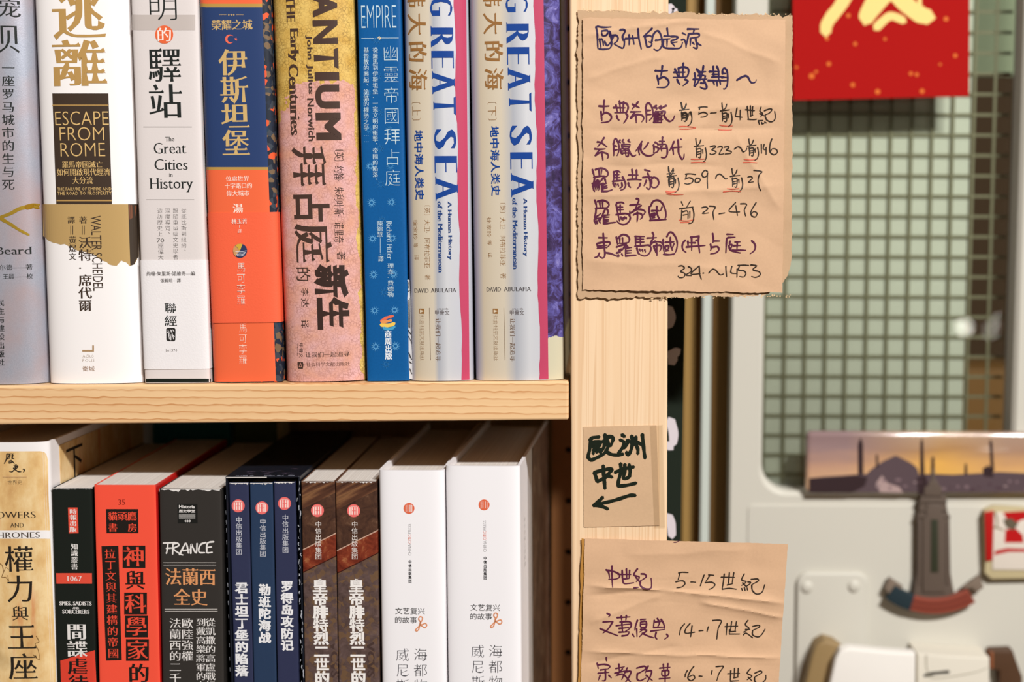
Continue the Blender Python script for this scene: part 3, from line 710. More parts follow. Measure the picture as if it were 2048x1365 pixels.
b2.poly([(243, 82), (787, 82), (790, 385), (778, 400), (766, 424), (752, 428), (738, 434), (720, 414), (706, 410), (690, 402), (664, 432), (640, 430), (620, 424), (606, 410), (585, 404), (560, 388), (535, 368), (505, 358), (470, 350), (440, 345), (415, 330), (392, 322), (368, 308), (345, 312), (320, 304), (300, 300), (275, 288), (258, 272), (246, 264)], (190, 156, 102), 'gold_band', rough=.4)
b2.poly([(730, 82), (787, 82), (789, 380), (776, 398), (764, 424), (742, 432)], (64, 52, 42), 'marble_strip', lift=.00002)
b2.poly([(732, 84), (780, 90), (770, 150), (738, 170)], (120, 74, 52), 'marble_strip', lift=.00004)
b2.text('WALTER SCHEIDEL', (523, 148, 580, 575), 'r', DB, 'reg', 'author_lettering')
b2.text('著', (450, 148, 496, 196), 'v', DB, 'mingb', 'author_lettering'); b2.text('沃特·席代爾', (446, 264, 524, 694), 'v', DB, 'mingb', 'author_lettering', fill=1)
b2.text('譯', (384, 148, 428, 196), 'v', DB, 'mingb', 'author_lettering'); b2.text('黃煜文', (390, 262, 436, 402), 'v', DB, 'mingb', 'author_lettering', fill=1)
for x in (467, 479, 401, 413): b2.rect(x, 203, x+3.5, 254, DB, part='author_lettering', lift=.00003)
b2.poly([(468, 911), (525, 911), (525, 885), (535, 885), (535, 921), (468, 921)], (176, 142, 104), 'emblem')
b2.text('ACRO', (470, 938, 535, 955), 'h', (176, 156, 138), 'thin', 'publisher_lettering', res=1); b2.text('POLIS', (470, 962, 537, 978), 'h', (176, 156, 138), 'thin', 'publisher_lettering', res=1); b2.text('衛城', (469, 1003, 539, 1032), 'h', (160, 124, 96), 'reg', 'publisher_lettering')
b2.flush()
# 3 pinkish grey
PG = mat('grey_pink_cover', (224, 214, 211), 0.5, bump=.1, bscale=900)
b3 = wbook('paperback_book', 'pinkish grey paperback with a white paper band round its lower half', (291, 770), (420, 768), (262.5, 0), (396.5, 0), h=.221, b=.0028, n=5, cover=PG)
use('A'); b3.rect(898, 101, 1332, 206, (196, 184, 178), part='grey_stripe')
b3.text('明', (1000, -70, 1224, 152), 'v', K_, 'mingt', 'title_lettering', fill=1); b3.text('驛', (1005, 318, 1240, 572), 'v', K_, 'ming', 'title_lettering', fill=1); b3.text('站', (1008, 566, 1250, 820), 'v', K_, 'ming', 'title_lettering', fill=1)
b3.disc(1121, 236, 62, (232, 104, 60), 'orange_disc', lift=.00002); b3.text('的', (1068, 186, 1174, 290), 'v', (248, 236, 228), 'ming', 'title_lettering', fill=1, lift=.00005)
LN = (130, 124, 120); b3.rect(978, 865, 1310, 869, LN, part='rule'); 
for s_, bb in (('The', (1127, 935, 1190, 963)), ('Great', (1050, 975, 1271, 1048)), ('Cities', (1055, 1086, 1281, 1160)), ('in', (1154, 1182, 1180, 1206)), ('History', (1021, 1216, 1320, 1312))): b3.text(s_, bb, 'h', K_, 'serif', 'english_title')
use('B'); b3.rect(832, 55, 1105, 58.5, LN, part='rule'); GR = (96, 90, 88)
for s_, x, n in (('從底比斯到紐約、', 1046, 8), ('跟隨重量級文史學者', 999, 9), ('深度導覽、', 955, 5)): b3.text(s_, (x-16, 102, x+16, 102+33*n), 'v', GR, 'mingt', 'blurb_lettering', res=2)
b3.text('造訪歷史上', (894, 102, 926, 267), 'v', GR, 'mingt', 'blurb_lettering', res=2); b3.text('70', (892, 276, 934, 298), 'h', GR, 'serif', 'blurb_lettering', res=2); b3.text('座偉大', (898, 302, 932, 401), 'v', GR, 'mingt', 'blurb_lettering', res=2)
b3.rect(824, 1074, 1200, 1104, (24, 30, 24), part='black_foot')
b3.band((1000, 400), (1000, 1020), mat('white_band', (240, 234, 234), .6, bump=.25, bscale=1200), depth=.06)
b3.lift = .0005
b3.text('約翰·朱里斯·諾維奇—編', (834, 464, 1111, 489), 'h', GR, 'ming', 'band_lettering', res=2); b3.text('張毅瑄—譯', (915, 503, 1030, 526), 'h', GR, 'ming', 'band_lettering', res=2)
b3.text('聯', (936, 640, 1006, 704), 'v', K_, 'ming', 'publisher_lettering', fill=1); b3.text('經', (936, 712, 1010, 778), 'v', K_, 'ming', 'publisher_lettering', fill=1)
b3.poly([(947, 792), (955, 785), (992, 785), (1000, 793), (999, 854), (992, 861), (956, 860), (948, 852)], (44, 42, 40), 'seal'); 
for d in ('958 796 966 850', '972 796 968 820', '976 798 990 850', '962 826 986 826', '984 796 992 806', '954 812 962 806', '988 828 994 836', '974 832 974 854'): b3.pen(1.4, (236, 230, 230), d, part='seal', lift=.00008, taper=0)
b3.text('161370', (946, 905, 1010, 920), 'h', LN, 'reg', 'band_lettering', res=1)
b3.flush()
# 4 orange and blue
g = NG('floral_cover', 0.4); v = g.n('ShaderNodeTexVoronoi', feature='F1'); v.inputs['Scale'].default_value = 1
g.l(g.mapping((420, 420, 420)), v.inputs['Vector']); sep = g.n('ShaderNodeSeparateColor'); g.l(v.outputs['Color'], sep.inputs[0])
g.color(g.ramp(sep.outputs[0], [(0, (34, 40, 52)), (0.3, (60, 66, 76)), (0.5, (120, 96, 72)), (0.66, (36, 44, 60)), (0.8, (226, 90, 50)), (0.9, (40, 60, 80))], 'CONSTANT'))
OR = (240, 106, 66); ORM = mat('orange_cover', OR, .42, k=.95)
b4 = wbook('paperback_book', 'orange and dark blue paperback with a crescent and an orange paper band', (429, 766), (565, 764), (401, 0), (539.5, 0), h=.223, b=.0042, n=3.6, cover=g.m)
use('Z'); BL = (44, 64, 108); GL = (186, 146, 74)
def q4(y): return 400.3+(y)*.0368, 524+(y)*.0365
for y0, y1, c in ((-160, 7.5, OR), (7.5, 14.5, GL), (14.5, 334.5, BL), (334.5, 340, GL), (340, 765.5, OR)):
    a, b_ = q4(y0), q4(y1); b4.poly([(a[0], y0), (a[1], y0), (b_[1], y1), (b_[0], y1)], c, 'spine_panel', rough=.42)
use('C'); GT = (206, 172, 112)
b4.text('榮耀之城', (112, 134, 392, 206), 'h', GT, 'mingb', 'title_lettering'); b4.rect(165, 100.5, 215, 102.5, GT, part='rule', lift=0); b4.rect(280, 100.5, 332, 102.5, GT, part='rule', lift=0)
def star(bk, x, y, r, c, rot=0, **kw): bk.poly([(x+(r if i % 2 == 0 else r*.4)*math.sin(rot+math.pi*i/5), y-(r if i % 2 == 0 else r*.4)*math.cos(rot+math.pi*i/5)) for i in range(10)], c, 'star', lift=0.00003, **kw)
for x in (231, 248, 265): star(b4, x, 102, 8, GT)
cr = [(237+31*math.cos(t*math.pi/16), 267+31*math.sin(t*math.pi/16)) for t in range(3, 30)]+[(246+24*math.cos(t*math.pi/16), 267+24*math.sin(t*math.pi/16)) for t in range(28, 4, -1)]
b4.poly(cr, (238, 108, 84), 'crescent', lift=.00003); star(b4, 280, 267, 13, (238, 108, 84), .2)
for ch, bb in (('伊', (160, 330, 360, 524)), ('斯', (170, 516, 366, 710)), ('坦', (176, 700, 372, 888)), ('堡', (184, 880, 374, 1074))): b4.text(ch, bb, 'v', GT, 'mingb', 'title_lettering', fill=1)
WW = (250, 226, 212)
for s_, bb in (('位處世界', (210, 1200, 369, 1236)), ('十字路口的', (203, 1249, 389, 1286)), ('偉大城市', (214, 1300, 372, 1338))): b4.text(s_, bb, 'h', WW, 'ming', 'blurb_lettering')
use('D'); b4.text('湯', (214, 76, 274, 138), 'v', WW, 'mingb', 'author_lettering', fill=1); b4.text('馬可孛羅', (248, 756, 298, 996), 'v', WW, 'hair', 'publisher_lettering', fill=1)
b4.band((250, 129), (250, 757), mat('orange_band', (242, 100, 66), .5, bump=.2, bscale=1200, k=.95), depth=.05, off=.00035); b4.lift = .00065
b4.text('林玉菁', (209, 164, 298, 193), 'h', WW, 'ming', 'band_lettering'); b4.rect(253.5, 200, 256, 216, WW, part='rule'); b4.text('譯', (244, 222, 267, 247), 'v', WW, 'ming', 'band_lettering')
b4.disc(258, 346, 40, (48, 56, 92), 'round_emblem'); b4.poly([(258, 346), (232, 316), (245, 308), (262, 306), (272, 309)], (210, 170, 60), 'round_emblem', lift=.00002)
b4.poly([(258, 346), (230, 318), (220, 332), (218, 346), (222, 364), (232, 377)], (206, 150, 96), 'round_emblem', lift=.00002)
for k in range(4): b4.pen(.9, (220, 220, 230), f'{232+k*3} {350+k*8} 262 {352+k*8} {294-k*4} {346+k*8}', part='emblem_line', lift=.00003, taper=0)
b4.text('馬可孛羅', (238, 410, 290, 656), 'v', WW, 'hair', 'publisher_lettering', fill=1)
b4.flush()
# 5 pink and yellow cracked
g = NG('mosaic_print', 0.5); X, Y_, Z_ = g.xyz()[:3]
mp = g.mapping((1, 1, 1)); nzz = g.n('ShaderNodeTexNoise'); nzz.inputs['Scale'].default_value = 300; g.l(mp, nzz.inputs['Vector'])
vv = g.n('ShaderNodeVectorMath', operation='MULTIPLY_ADD'); g.l(nzz.outputs['Color'], vv.inputs[0]); vv.inputs[1].default_value = (.0034, 0, .0034); g.l(mp, vv.inputs[2])
br = g.n('ShaderNodeTexVoronoi', feature='DISTANCE_TO_EDGE', distance='CHEBYCHEV'); br.inputs['Scale'].default_value = 640; g.l(vv.outputs[0], br.inputs['Vector'])
crack = g.ramp(br.outputs['Distance'], [(0.02, (1, 1, 1, 1)), (0.14, (0, 0, 0, 1))])
patch = g.noise(g.mapping((60, 60, 60)), 2, 4)
b5 = wbook('hardcover_book', 'pink and yellow cracked mosaic hardcover with large dark brown title letters', (573, 766), (733, 766), (543.5, 0), (710, 0), h=.229, b=.0085, n=2.4, hard=True, cover=g.m)
use('C'); (pa, pb), _ = b5.hit([fp(720, 560), fp(600, 815)])
zz = g.math('SUBTRACT', Z_, pb[1]); d_ = g.math('MULTIPLY', g.math('SUBTRACT', X, pb[0]), -1.0)
ln = g.math('ADD', g.math('MULTIPLY', g.math('SUBTRACT', X, (pb[0]-.002)), -(pa[1]-pb[1])/(pa[0]-pb[0])), zz)
ln = g.math('ADD', ln, g.math('MULTIPLY', g.math('SUBTRACT', g.noise(g.mapping((160, 160, 160)), 1.2, 3), .5), .018))
ymask = g.math('MINIMUM', g.math('GREATER_THAN', ln, 0.0), 1.0)
ytop = g.math('GREATER_THAN', g.math('ADD', Z_, g.math('MULTIPLY', g.math('SUBTRACT', g.noise(g.mapping((200, 200, 200)), 1, 3), .5), .012)), pa[1])
ymask = g.math('MAXIMUM', ymask, ytop)
edge = g.math('GREATER_THAN', g.math('ADD', X, g.math('MULTIPLY', g.math('SUBTRACT', patch, .5), .006)), b5.w/2-.0019)
ymask = g.math('MAXIMUM', ymask, edge)
pk = g.ramp(patch, [(.3, (224, 162, 138)), (.7, (226, 174, 172))]); yl = g.ramp(patch, [(.3, (206, 160, 70)), (.7, (232, 196, 112))])
cc = g.mix(ymask, pk, yl); dk = g.mix(ymask, (158, 104, 92), (116, 84, 30))
cf = g.math('MULTIPLY', crack, g.ramp(g.noise(g.mapping((90, 90, 90)), 2, 4), [(.35, (.15, .15, .15, 1)), (.65, (.6, .6, .6, 1))]))
redl = g.ramp(g.math('DIVIDE', g.math('ADD', X, b5.w/2), b5.w), [(.0, (.5, .5, .5, 1)), (.10, (.0, .0, .0, 1))])
cc = g.mix(g.math('MULTIPLY', redl, g.math('SUBTRACT', 1.0, ymask)), cc, (196, 84, 58)); g.color(g.mix(cf, cc, dk)); g.bump(br.outputs['Distance'], .1)
BR = (72, 52, 44)
for ch, y0, y1, x0, x1 in (('A', -45, 118, 802, 968), ('N', 138, 298, 805, 972), ('T', 326, 468, 812, 976), ('I', 493, 549, 818, 982), ('U', 578, 740, 820, 984), ('M', 770, 956, 826, 994), ('Z', -222, -66, 796, 962)):
    b5.text(ch, (x0, y0, x1, y1), 'r', BR, 'heavy' if ch != 'I' else 'reg', 'title_lettering')
b5.text('THE', (622, -30, 682, 150), 'r', BR, 'serifb', 'english_title'); b5.text('Early', (632, 196, 708, 424), 'r', BR, 'serifb', 'english_title'); b5.text('Centuries', (644, 440, 714, 922), 'r', BR, 'serifb', 'english_title')
b5.text('John', (755, 240, 802, 406), 'r', BR, 'bold', 'author_lettering'); b5.text('Julius', (762, 440, 808, 642), 'r', BR, 'bold', 'author_lettering'); b5.text('Norwich', (770, 672, 816, 962), 'r', BR, 'bold', 'author_lettering')
b5.text('拜', (650, 996, 906, 1272), 'vr', BR, 'mingb', 'title_lettering', fill=1)
use('D'); b5.text('占', (552, 2, 768, 190), 'vr', BR, 'bold', 'title_lettering', fill=1); b5.text('庭', (556, 190, 784, 418), 'vr', BR, 'mingb', 'title_lettering', fill=1); b5.text('的', (570, 434, 660, 526), 'vr', BR, 'reg', 'title_lettering', fill=1)
b5.text('新', (680, 428, 868, 612), 'vr', (58, 40, 34), 'heavy', 'title_lettering', fill=1); b5.text('生', (690, 612, 872, 794), 'vr', (58, 40, 34), 'heavy', 'title_lettering', fill=1)
for ch, a, b_ in (('李', 558, 606), ('达', 616, 668), ('译', 736, 788)): b5.text(ch, (600, a, 650, b_), 'vr', BR, 'ming', 'author_lettering', fill=1)
use('Z'); b5.text('〔英〕约翰·朱利叶斯·诺里奇', (668, 290, 688, 486), 'vr', BR, 'ming', 'author_lettering', n=14, fill=1); b5.text('著', (673, 503, 691, 520), 'vr', BR, 'ming', 'author_lettering', fill=1)
use('Y'); b5.text('让我们一起追寻', (305, 790, 975, 868), 'h', BR, 'ming', 'publisher_lettering', res=2); b5.text('社会科学文献出版社', (320, 945, 980, 1008), 'h', (130, 90, 80), 'ming', 'publisher_lettering', res=2)
b5.poly([(190, 945), (272, 945), (282, 990), (270, 1046), (202, 1044), (192, 990)], BR, 'emblem'); b5.poly([(236, 950), (262, 1022), (210, 1022)], (226, 160, 140), 'emblem', lift=.00003); b5.poly([(236, 968), (252, 1012), (220, 1012)], BR, 'emblem', lift=.00005)
b5.rect(310, 912, 985, 915, (190, 130, 118), part='rule'); b5.text('甲骨文', (212, 650, 276, 880), 'vr', BR, 'reg', 'emblem', res=2, fill=1); b5.text('oracode', (186, 660, 206, 845), 'r', BR, 'reg', 'emblem', res=1)
b5.flush()
# 6 blue
BLM = mat('blue_cover', (16, 88, 150), .38, bump=.05, bscale=900, var=.06)
b6 = wbook('paperback_book', 'bright blue paperback with pale sunburst marks down its spine', (735.5, 763), (819, 763), (714, 0), (802.5, 0), h=.224, b=.0022, n=6, cover=BLM, Yf=.005)
use('E'); LB = (196, 216, 224); FB = (92, 158, 206)
b6.text('EMPIRE', (77, 38, 315, 190), 'h', LB, 'hair', 'english_title'); b6.rect(78, 260.5, 188, 263.5, LB, part='rule'); b6.rect(215, 257.5, 332, 260.5, LB, part='rule'); b6.poly([(200, 246), (214, 260), (200, 274), (186, 260)], (226, 206, 160), 'diamond')
for i, ch in enumerate('幽靈帝國拜占庭'): b6.text(ch, (220+i*2.3, 306+141.5*i, 336+i*2.3, 306+141.5*i+122), 'v', LB, 'thin', 'title_lettering', fill=1)
b6.text('從羅馬到伊斯坦堡·一窺文明的衝擊、帝國的陷落、', (154, 322, 192, 1252), 'v', LB, 'ming', 'blurb_lettering', res=2, fill=1); b6.text('基督教的興起、詭譎的權勢之爭……', (92, 322, 130, 976), 'v', LB, 'ming', 'blurb_lettering', res=2, fill=1)
def burst(bk, x, y, r, c, n=11):
    for k in range(n):
        a = 2*math.pi*k/n; ca, sa = math.cos(a), math.sin(a)
        bk.poly([(x+r*ca, y+r*sa), (x+r*.42*math.cos(a+.22), y+r*.42*math.sin(a+.22)), (x+r*.42*math.cos(a-.22), y+r*.42*math.sin(a-.22))], c, 'sunburst', lift=-.00002)
    o = [(x+r*.48*math.cos(2*math.pi*i/16), y+r*.48*math.sin(2*math.pi*i/16)) for i in range(17)]; i_ = [(x+r*.30*math.cos(2*math.pi*i/16), y+r*.30*math.sin(2*math.pi*i/16)) for i in range(16, -1, -1)]
    bk.poly(o+i_, c, 'sunburst', lift=-.00002)
use('Z')
for k in range(0, 5):
    y = 405.7+72*k; burst(b6, 743+k*2.1, y, 10, FB); burst(b6, 783+k*2, y-1, 10, FB)
for k in range(1, 6):
    y = 405.7-73*k; c = (40, 112, 170); burst(b6, 743-k*2.4, y, 10, FB if k == 1 else c); burst(b6, 783-k*2.2, y-1, 10, (60, 128, 180) if k == 1 else c)
for k in range(-5, 5): burst(b6, 764+k*2.1, 441+72*k, 11, (34, 104, 164), 8)
use('F'); b6.text('Richard Fidler', (209, 178, 240, 396), 'r', LB, 'serif', 'author_lettering'); b6.text('理查·費德勒', (212, 416, 250, 612), 'v', LB, 'ming', 'author_lettering', fill=1, res=2)
b6.text('陳錦慧', (152, 176, 188, 270), 'v', LB, 'ming', 'author_lettering', fill=1, res=2); b6.rect(171, 276, 173.5, 370, LB, part='rule'); b6.text('譯', (160, 374, 192, 410), 'v', LB, 'ming', 'author_lettering', fill=1)
b6.pen(6, (230, 110, 80), '178 748 200 732 226 722 246 718', part='leaf_emblem', taper=.3); b6.pen(8, (240, 200, 90), '178 768 205 772 235 768 252 760', part='leaf_emblem', taper=.2); b6.pen(6, (230, 150, 90), '180 752 205 750 235 742', part='leaf_emblem', taper=.2, lift=.00003); b6.pen(6, (70, 160, 200), '192 786 215 792 240 788 254 778', part='leaf_emblem', taper=.2)
for i, ch in enumerate('商周出版'): b6.text(ch, (196+i, 800+41.5*i, 238+i, 800+41.5*i+42), 'v', (236, 240, 244), 'bold', 'publisher_lettering', fill=1)
use('V'); b6.poly([(92, 0), (118, 0), (122, 110), (128, 230), (132, 600), (148, 900), (156, 1235), (118, 1235), (108, 1000), (104, 600), (92, 230), (100, 100)], (206, 204, 206), 'worn_edge')
for d in ('96 20 112 60 100 110', '118 230 122 600', '100 620 140 680', '106 700 136 760 140 790', '108 900 146 990', '116 1010 148 1040', '122 1100 150 1170', '96 150 120 130', '104 250 104 590'): b6.pen(1.3, (50, 48, 50), d, part='worn_edge', lift=.00005, taper=0)
b6.flush()
# 7, 8 silver pair
def sea(label, bl, br, tl, tr, dE, dF, vol, wide):
    g = NG('silver_cream_jacket', 0.33, 0.25); X, Y_, Z_ = g.xyz()[:3]
    bk = wbook('hardcover_book', label, bl, br, tl, tr, h=.227, b=.0065, n=2.5, hard=True, cover=g.m, Yf=.003, dl=0)
    t = g.math('DIVIDE', g.math('ADD', X, bk.w/2), bk.w); e = .80 if wide else 1.05
    base = g.ramp(t, [(0, (120, 114, 134)), (.05, (196, 194, 206)), (.11, (232, 216, 190)), (.34 if wide else .4, (232, 218, 196)), (.47, (190, 192, 200)), (.62, (228, 228, 232)), (.9, (206, 206, 216))])  # cream print; dark edge and grey bands paint in the curved silver's shading and reflection
    pn = g.noise(g.mapping((70, 70, 70)), 2, 6, .7, 1.0)
    paint = g.ramp(pn, [(.25, (34, 26, 44)), (.45, (66, 50, 88)), (.56, (92, 84, 150)), (.66, (130, 122, 184)), (.78, (206, 194, 210))])
    foot = g.math('LESS_THAN', g.math('ADD', Z_, g.math('MULTIPLY', pn, .008)), .026)
    paint = g.mix(foot, paint, (206, 198, 170))
    g.color(g.mix(g.math('GREATER_THAN', t, e), base, paint)); g.l(g.math('MULTIPLY', g.math('LESS_THAN', t, e), .25), g.b.inputs['Metallic'])
    use('E'); BN = (150, 104, 56); NV = (12, 62, 140); DKB = (60, 54, 56)
    for ch, y0, y1, x0 in (('伟', -70, 50, 380), ('大', 88, 240, 383), ('的', 278, 428, 388), ('海', 464, 618, 392)): bk.text(ch, (x0+dE, y0-4*(dE > 0), x0+dE+142, y1-4*(dE > 0)), 'vr', BN, 'mingb', 'title_lettering', fill=1)
    bk.text('〔', (414+dE, 650, 484+dE, 716), 'vr', BN, 'thin', 'volume_lettering', fill=1); bk.text(vol, (418+dE, 722, 486+dE, 796), 'vr', BN, 'thin', 'volume_lettering', fill=1); bk.text('〕', (420+dE, 802, 486+dE, 868), 'vr', BN, 'thin', 'volume_lettering', fill=1)
    dy = -28 if dE > 0 else 0
    for i, ch in enumerate('地中海人类史'): bk.text(ch, (434+dE+i*2, 888+dy+80.5*i, 498+dE+i*2, 888+dy+80.5*i+76), 'vr', NV, 'bold', 'subtitle_lettering', fill=1)
    for ch, y0, y1, x0 in (('G', -22, 107, 546), ('R', 178, 322, 552), ('E', 348, 466, 556), ('A', 486, 642, 562), ('T', 658, 786, 570), ('S', 884, 1018, 574), ('E', 1066, 1180, 578), ('A', 1206, 1372, 584)):
        bk.text(ch, (x0+dE*.995, y0+dy*.9, x0+152+dE*.995, y1+dy*.9), 'r', NV, 'didone', 'english_title')
    use('F'); bk.text('〔英〕大卫·阿布拉菲亚', (420+dF, 64+dy*.5, 458+dF, 446+dy*.5), 'vr', BN, 'mingt', 'author_lettering', fill=1, res=2); bk.text('著', (424+dF, 480+dy*.3, 460+dF, 514+dy*.3), 'vr', BN, 'mingt', 'author_lettering', fill=1)
    bk.text('徐家玲', (356+dF*.975, 168+dy*.5, 386+dF*.975, 284+dy*.5), 'vr', BN, 'mingt', 'author_lettering', fill=1, res=2); bk.text('等', (360+dF*.975, 300+dy*.5, 388+dF*.975, 328+dy*.5), 'vr', BN, 'mingt', 'author_lettering', fill=1, res=2); bk.text('译', (364+dF*.975, 368+dy*.5, 392+dF*.975, 400+dy*.5), 'vr', BN, 'mingt', 'author_lettering', fill=1, res=2)
    bk.text('A Human History', (552+dF, 66+dy*.7, 580+dF, 400+dy*.7), 'r', (30, 62, 120), 'serifb', 'english_subtitle', res=2); bk.text('of the Mediterranean', (500+dF*.99, 66+dy*.7, 528+dF*.99, 472+dy*.7), 'r', (30, 62, 120), 'serifb', 'english_subtitle', res=2)
    bk.text('DAVID', (366+dF*.955, 561+dy*.25, 448+dF*.955, 585+dy*.25), 'h', DKB, 'serif', 'author_lettering', res=2); bk.text('ABULAFIA', (459+dF*.965, 560+dy*.25, 605+dF*.99, 583+dy*.25), 'h', DKB, 'serif', 'author_lettering', res=2)
    bk.poly([(393+dF*.975, 676), (422+dF*.975, 676), (422+dF*.975, 706), (393+dF*.975, 704)], BN, 'emblem'); bk.poly([(398+dF*.975, 682), (420+dF*.975, 690), (398+dF*.975, 700)], (226, 210, 184), 'emblem', lift=.00003)
    bk.poly([(450+dF*.985, 672), (452.5+dF*.985, 672), (460+dF*.985, 970), (457.5+dF*.985, 970)], (110, 84, 60), 'rule')
    bk.text('社会科学文献出版社', (400+dF*.975, 710, 424+dF*.975, 974), 'vr', (170, 140, 110), 'mingt', 'publisher_lettering', res=2); bk.text('SOCIAL SCIENCES ACADEMIC PRESS', (396+dF*.975, 712, 404+dF*.975, 970), 'r', (190, 168, 140), 'thin', 'publisher_lettering', res=1)
    bk.text('让我们一起追寻', (485+dF*.985, 728, 517+dF*.985, 976), 'vr', (110, 84, 66), 'ming', 'publisher_lettering', res=2)
    bk.text('甲骨文', (484+dF*.99, 684, 566+dF*.99, 712), 'h', (96, 84, 84), 'reg', 'emblem', res=2); bk.text('oracode', (494+dF*.99, 672, 560+dF*.99, 681), 'h', (96, 84, 84), 'reg', 'emblem', res=1)
    return bk
PK = (190, 70, 100)
b7 = sea('narrower silver and cream hardcover with navy English title, right of the blue paperback', (821.5, 765), (946, 763), (806.5, 0), (936, 0), 0, 0, '上', False)
use('Z')
def ragged(x0, x1, bk, seed):
    random.seed(seed); L = []; R_ = []
    for i in range(60):
        y = -160+i*924/59; t = y/764
        L.append((x0[0]+(x0[1]-x0[0])*t+random.uniform(-.7, .7)+1.5*math.sin(i*.5), y)); R_.append((x1[0]+(x1[1]-x1[0])*t, y))
    bk.poly(L+R_[::-1], PK, 'pink_stripe', rough=.4)
ragged((908, 924), (932.5, 939), b7, 3); b7.flush()
b8 = sea('wider silver hardcover with a pink stripe and purple painted cover, last on the upper shelf', (948.5, 765), (1131, 763), (942, 0), (1116, 0), 519, 430, '下', True)
use('Z'); ragged((1068, 1080), (1087, 1097), b8, 5); b8.flush()

# ------------------------------------------------------------ lower row of books
# L1 tan jacket
g = NG('aged_jacket', 0.5); X, Y_, Z_ = g.xyz()[:3]
n1 = g.noise(g.mapping((40, 40, 22)), 1.5, 6, .65); n2 = g.noise(g.mapping((120, 120, 14)), 1.2, 4); n3 = g.noise(g.mapping((20, 20, 20)), 1.3, 4)
c = g.ramp(n1, [(.25, (196, 146, 90)), (.45, (224, 184, 124)), (.6, (238, 208, 156)), (.8, (232, 190, 110))])
c = g.mix(g.ramp(n2, [(.60, (0, 0, 0, 1)), (.74, (.55, .55, .55, 1))]), c, (206, 96, 52)); c = g.mix(g.ramp(n3, [(.58, (0, 0, 0, 1)), (.7, (.5, .5, .5, 1))]), c, (120, 110, 84)); g.color(c)
TAN = g.m
l1 = wbook('hardcover_book', 'thick tan stained book taller than its neighbours, leftmost of the lower row', (-80, 1365), (117.5, 1365), (-96, 890), (97.5, 890), True, top=886, b=.006, n=3, depth=.17, hard=True, cover=mat('white_jacket_edge', (240, 234, 232), .4), Yf=.001)
use('T4')
side = [(-430, 300), (-405, 283), (370, 281), (400, 290), (420, 312), (432, 400)]
(hs), _ = l1.hit([fp(x, y) for x, y in side]); use('Z'); (hb,), _ = l1.hit([(100, 1700)])
P_ = [fp(0, 0)]
use('T4'); top_pts = [fp(x, y) for x, y in [(-430, 320), (-400, 284), (360, 281), (392, 287), (412, 305), (428, 360)]]
use('Z'); l1.poly(top_pts+[(97.0, 990), (113.0, 1365), (131, 1795), (-64, 1795)], (232, 196, 140), 'jacket_print', raw=True, lift=-.0001)
for k, o in enumerate([o for o in l1.root.children]): pass
l1.flush()
for o in l1.root.children:
    if o.name.startswith('jacket_print'): o.data.materials[0] = TAN
# printed tan panel and the letters on the side board
def sidequad(bk, z0, z1, d0, d1, m, name, off=.0003):
    x = bk.w/2+off; n = 8
    return mesh(name, [(x, d0, z0), (x, d1, z0), (x, d1, z1), (x, d0, z1), (x-off*.7, d0, z0), (x-off*.7, d1, z0), (x-off*.7, d1, z1), (x-off*.7, d0, z1)],
                [(0, 1, 2, 3), (5, 4, 7, 6), (4, 0, 3, 7), (1, 5, 6, 2), (3, 2, 6, 7), (4, 5, 1, 0)], m, bk.root)
sidequad(l1, 0.004, l1.h-.004, .016, .150, TAN, 'side_print')
def sidetext(bk, s_, z1, size, d0, c, style='ming', step=1.1, vert=True, name='side_lettering', wd=None):
    x = bk.w/2+.00045; V = []; T = []
    for i, ch in enumerate(s_):
        gv, gt = glyph(ch, style, 2); k = len(V)
        for u in gv: V.append((x, d0+u[0]*(wd or size), z1-size*step*i-size*(0.88-u[1])))
        T += [(a+k, b+k, c_+k) for a, b, c_ in gt]
    mesh(name, V, T, mat('print_'+name, c, .6), bk.root)
sidetext(l1, '下力與王座', l1.h-.0055, .020, .023, (40, 34, 28), style='reg', wd=.026); sidetext(l1, '歷史世界', l1.h-.024, .0055, .009, (110, 104, 104), step=1.15, name='flap_lettering')
use('T4'); l1.pen(2.6, (46, 38, 30), '62 305 58 350 38 390;60 305 125 303;75 325 100 320;85 312 82 350;72 340 62 355;104 322 125 320;114 312 112 345;105 340 128 350;85 365 80 388;85 386 110 380;100 360 100 386;110 370 130 390', part='brush_lettering')
l1.pen(2.6, (46, 38, 30), '125 405 150 400;128 420 158 412 150 430 130 432;142 398 138 430 110 462 85 460;120 430 160 460 190 462;206 440 216 442 218 455 208 466', part='brush_lettering')
l1.rect(25, 508, 238, 512, (190, 150, 110), part='rule', lift=.00003); l1.text('世界史', (68, 538, 196, 576), 'h', (96, 80, 58), 'mingt', 'small_lettering', res=2); use('G')
l1.text('POWERS', (-52, 495, 179, 529), 'h', (60, 48, 36), 'serif', 'english_title'); l1.text('AND', (52, 553, 121, 575), 'h', (60, 48, 36), 'serif', 'english_title', res=2)
l1.rect(-400, 590, 265, 633, (238, 232, 230), part='white_band', sl=.04); l1.text('THRONES', (-50, 600, 200, 629), 'h', (70, 58, 46), 'serif', 'english_title')
for ch, bb in (('權', (22, 664, 172, 812)), ('力', (30, 812, 176, 966)), ('與', (58, 974, 148, 1056)), ('王', (34, 1060, 188, 1212)), ('座', (42, 1212, 194, 1362)), ): l1.text(ch, bb, 'v', (40, 34, 28), 'ming', 'title_lettering', fill=1)
for d in ('0 760 12 770 20 800 30 780 45 790;20 800 10 830 30 830 45 850 40 820', '185 1130 200 1160 180 1170 195 1200 205 1250;170 1225 190 1245 205 1250'): l1.pen(1.4, (120, 84, 44), d, part='scroll_ornament')
l1.flush()
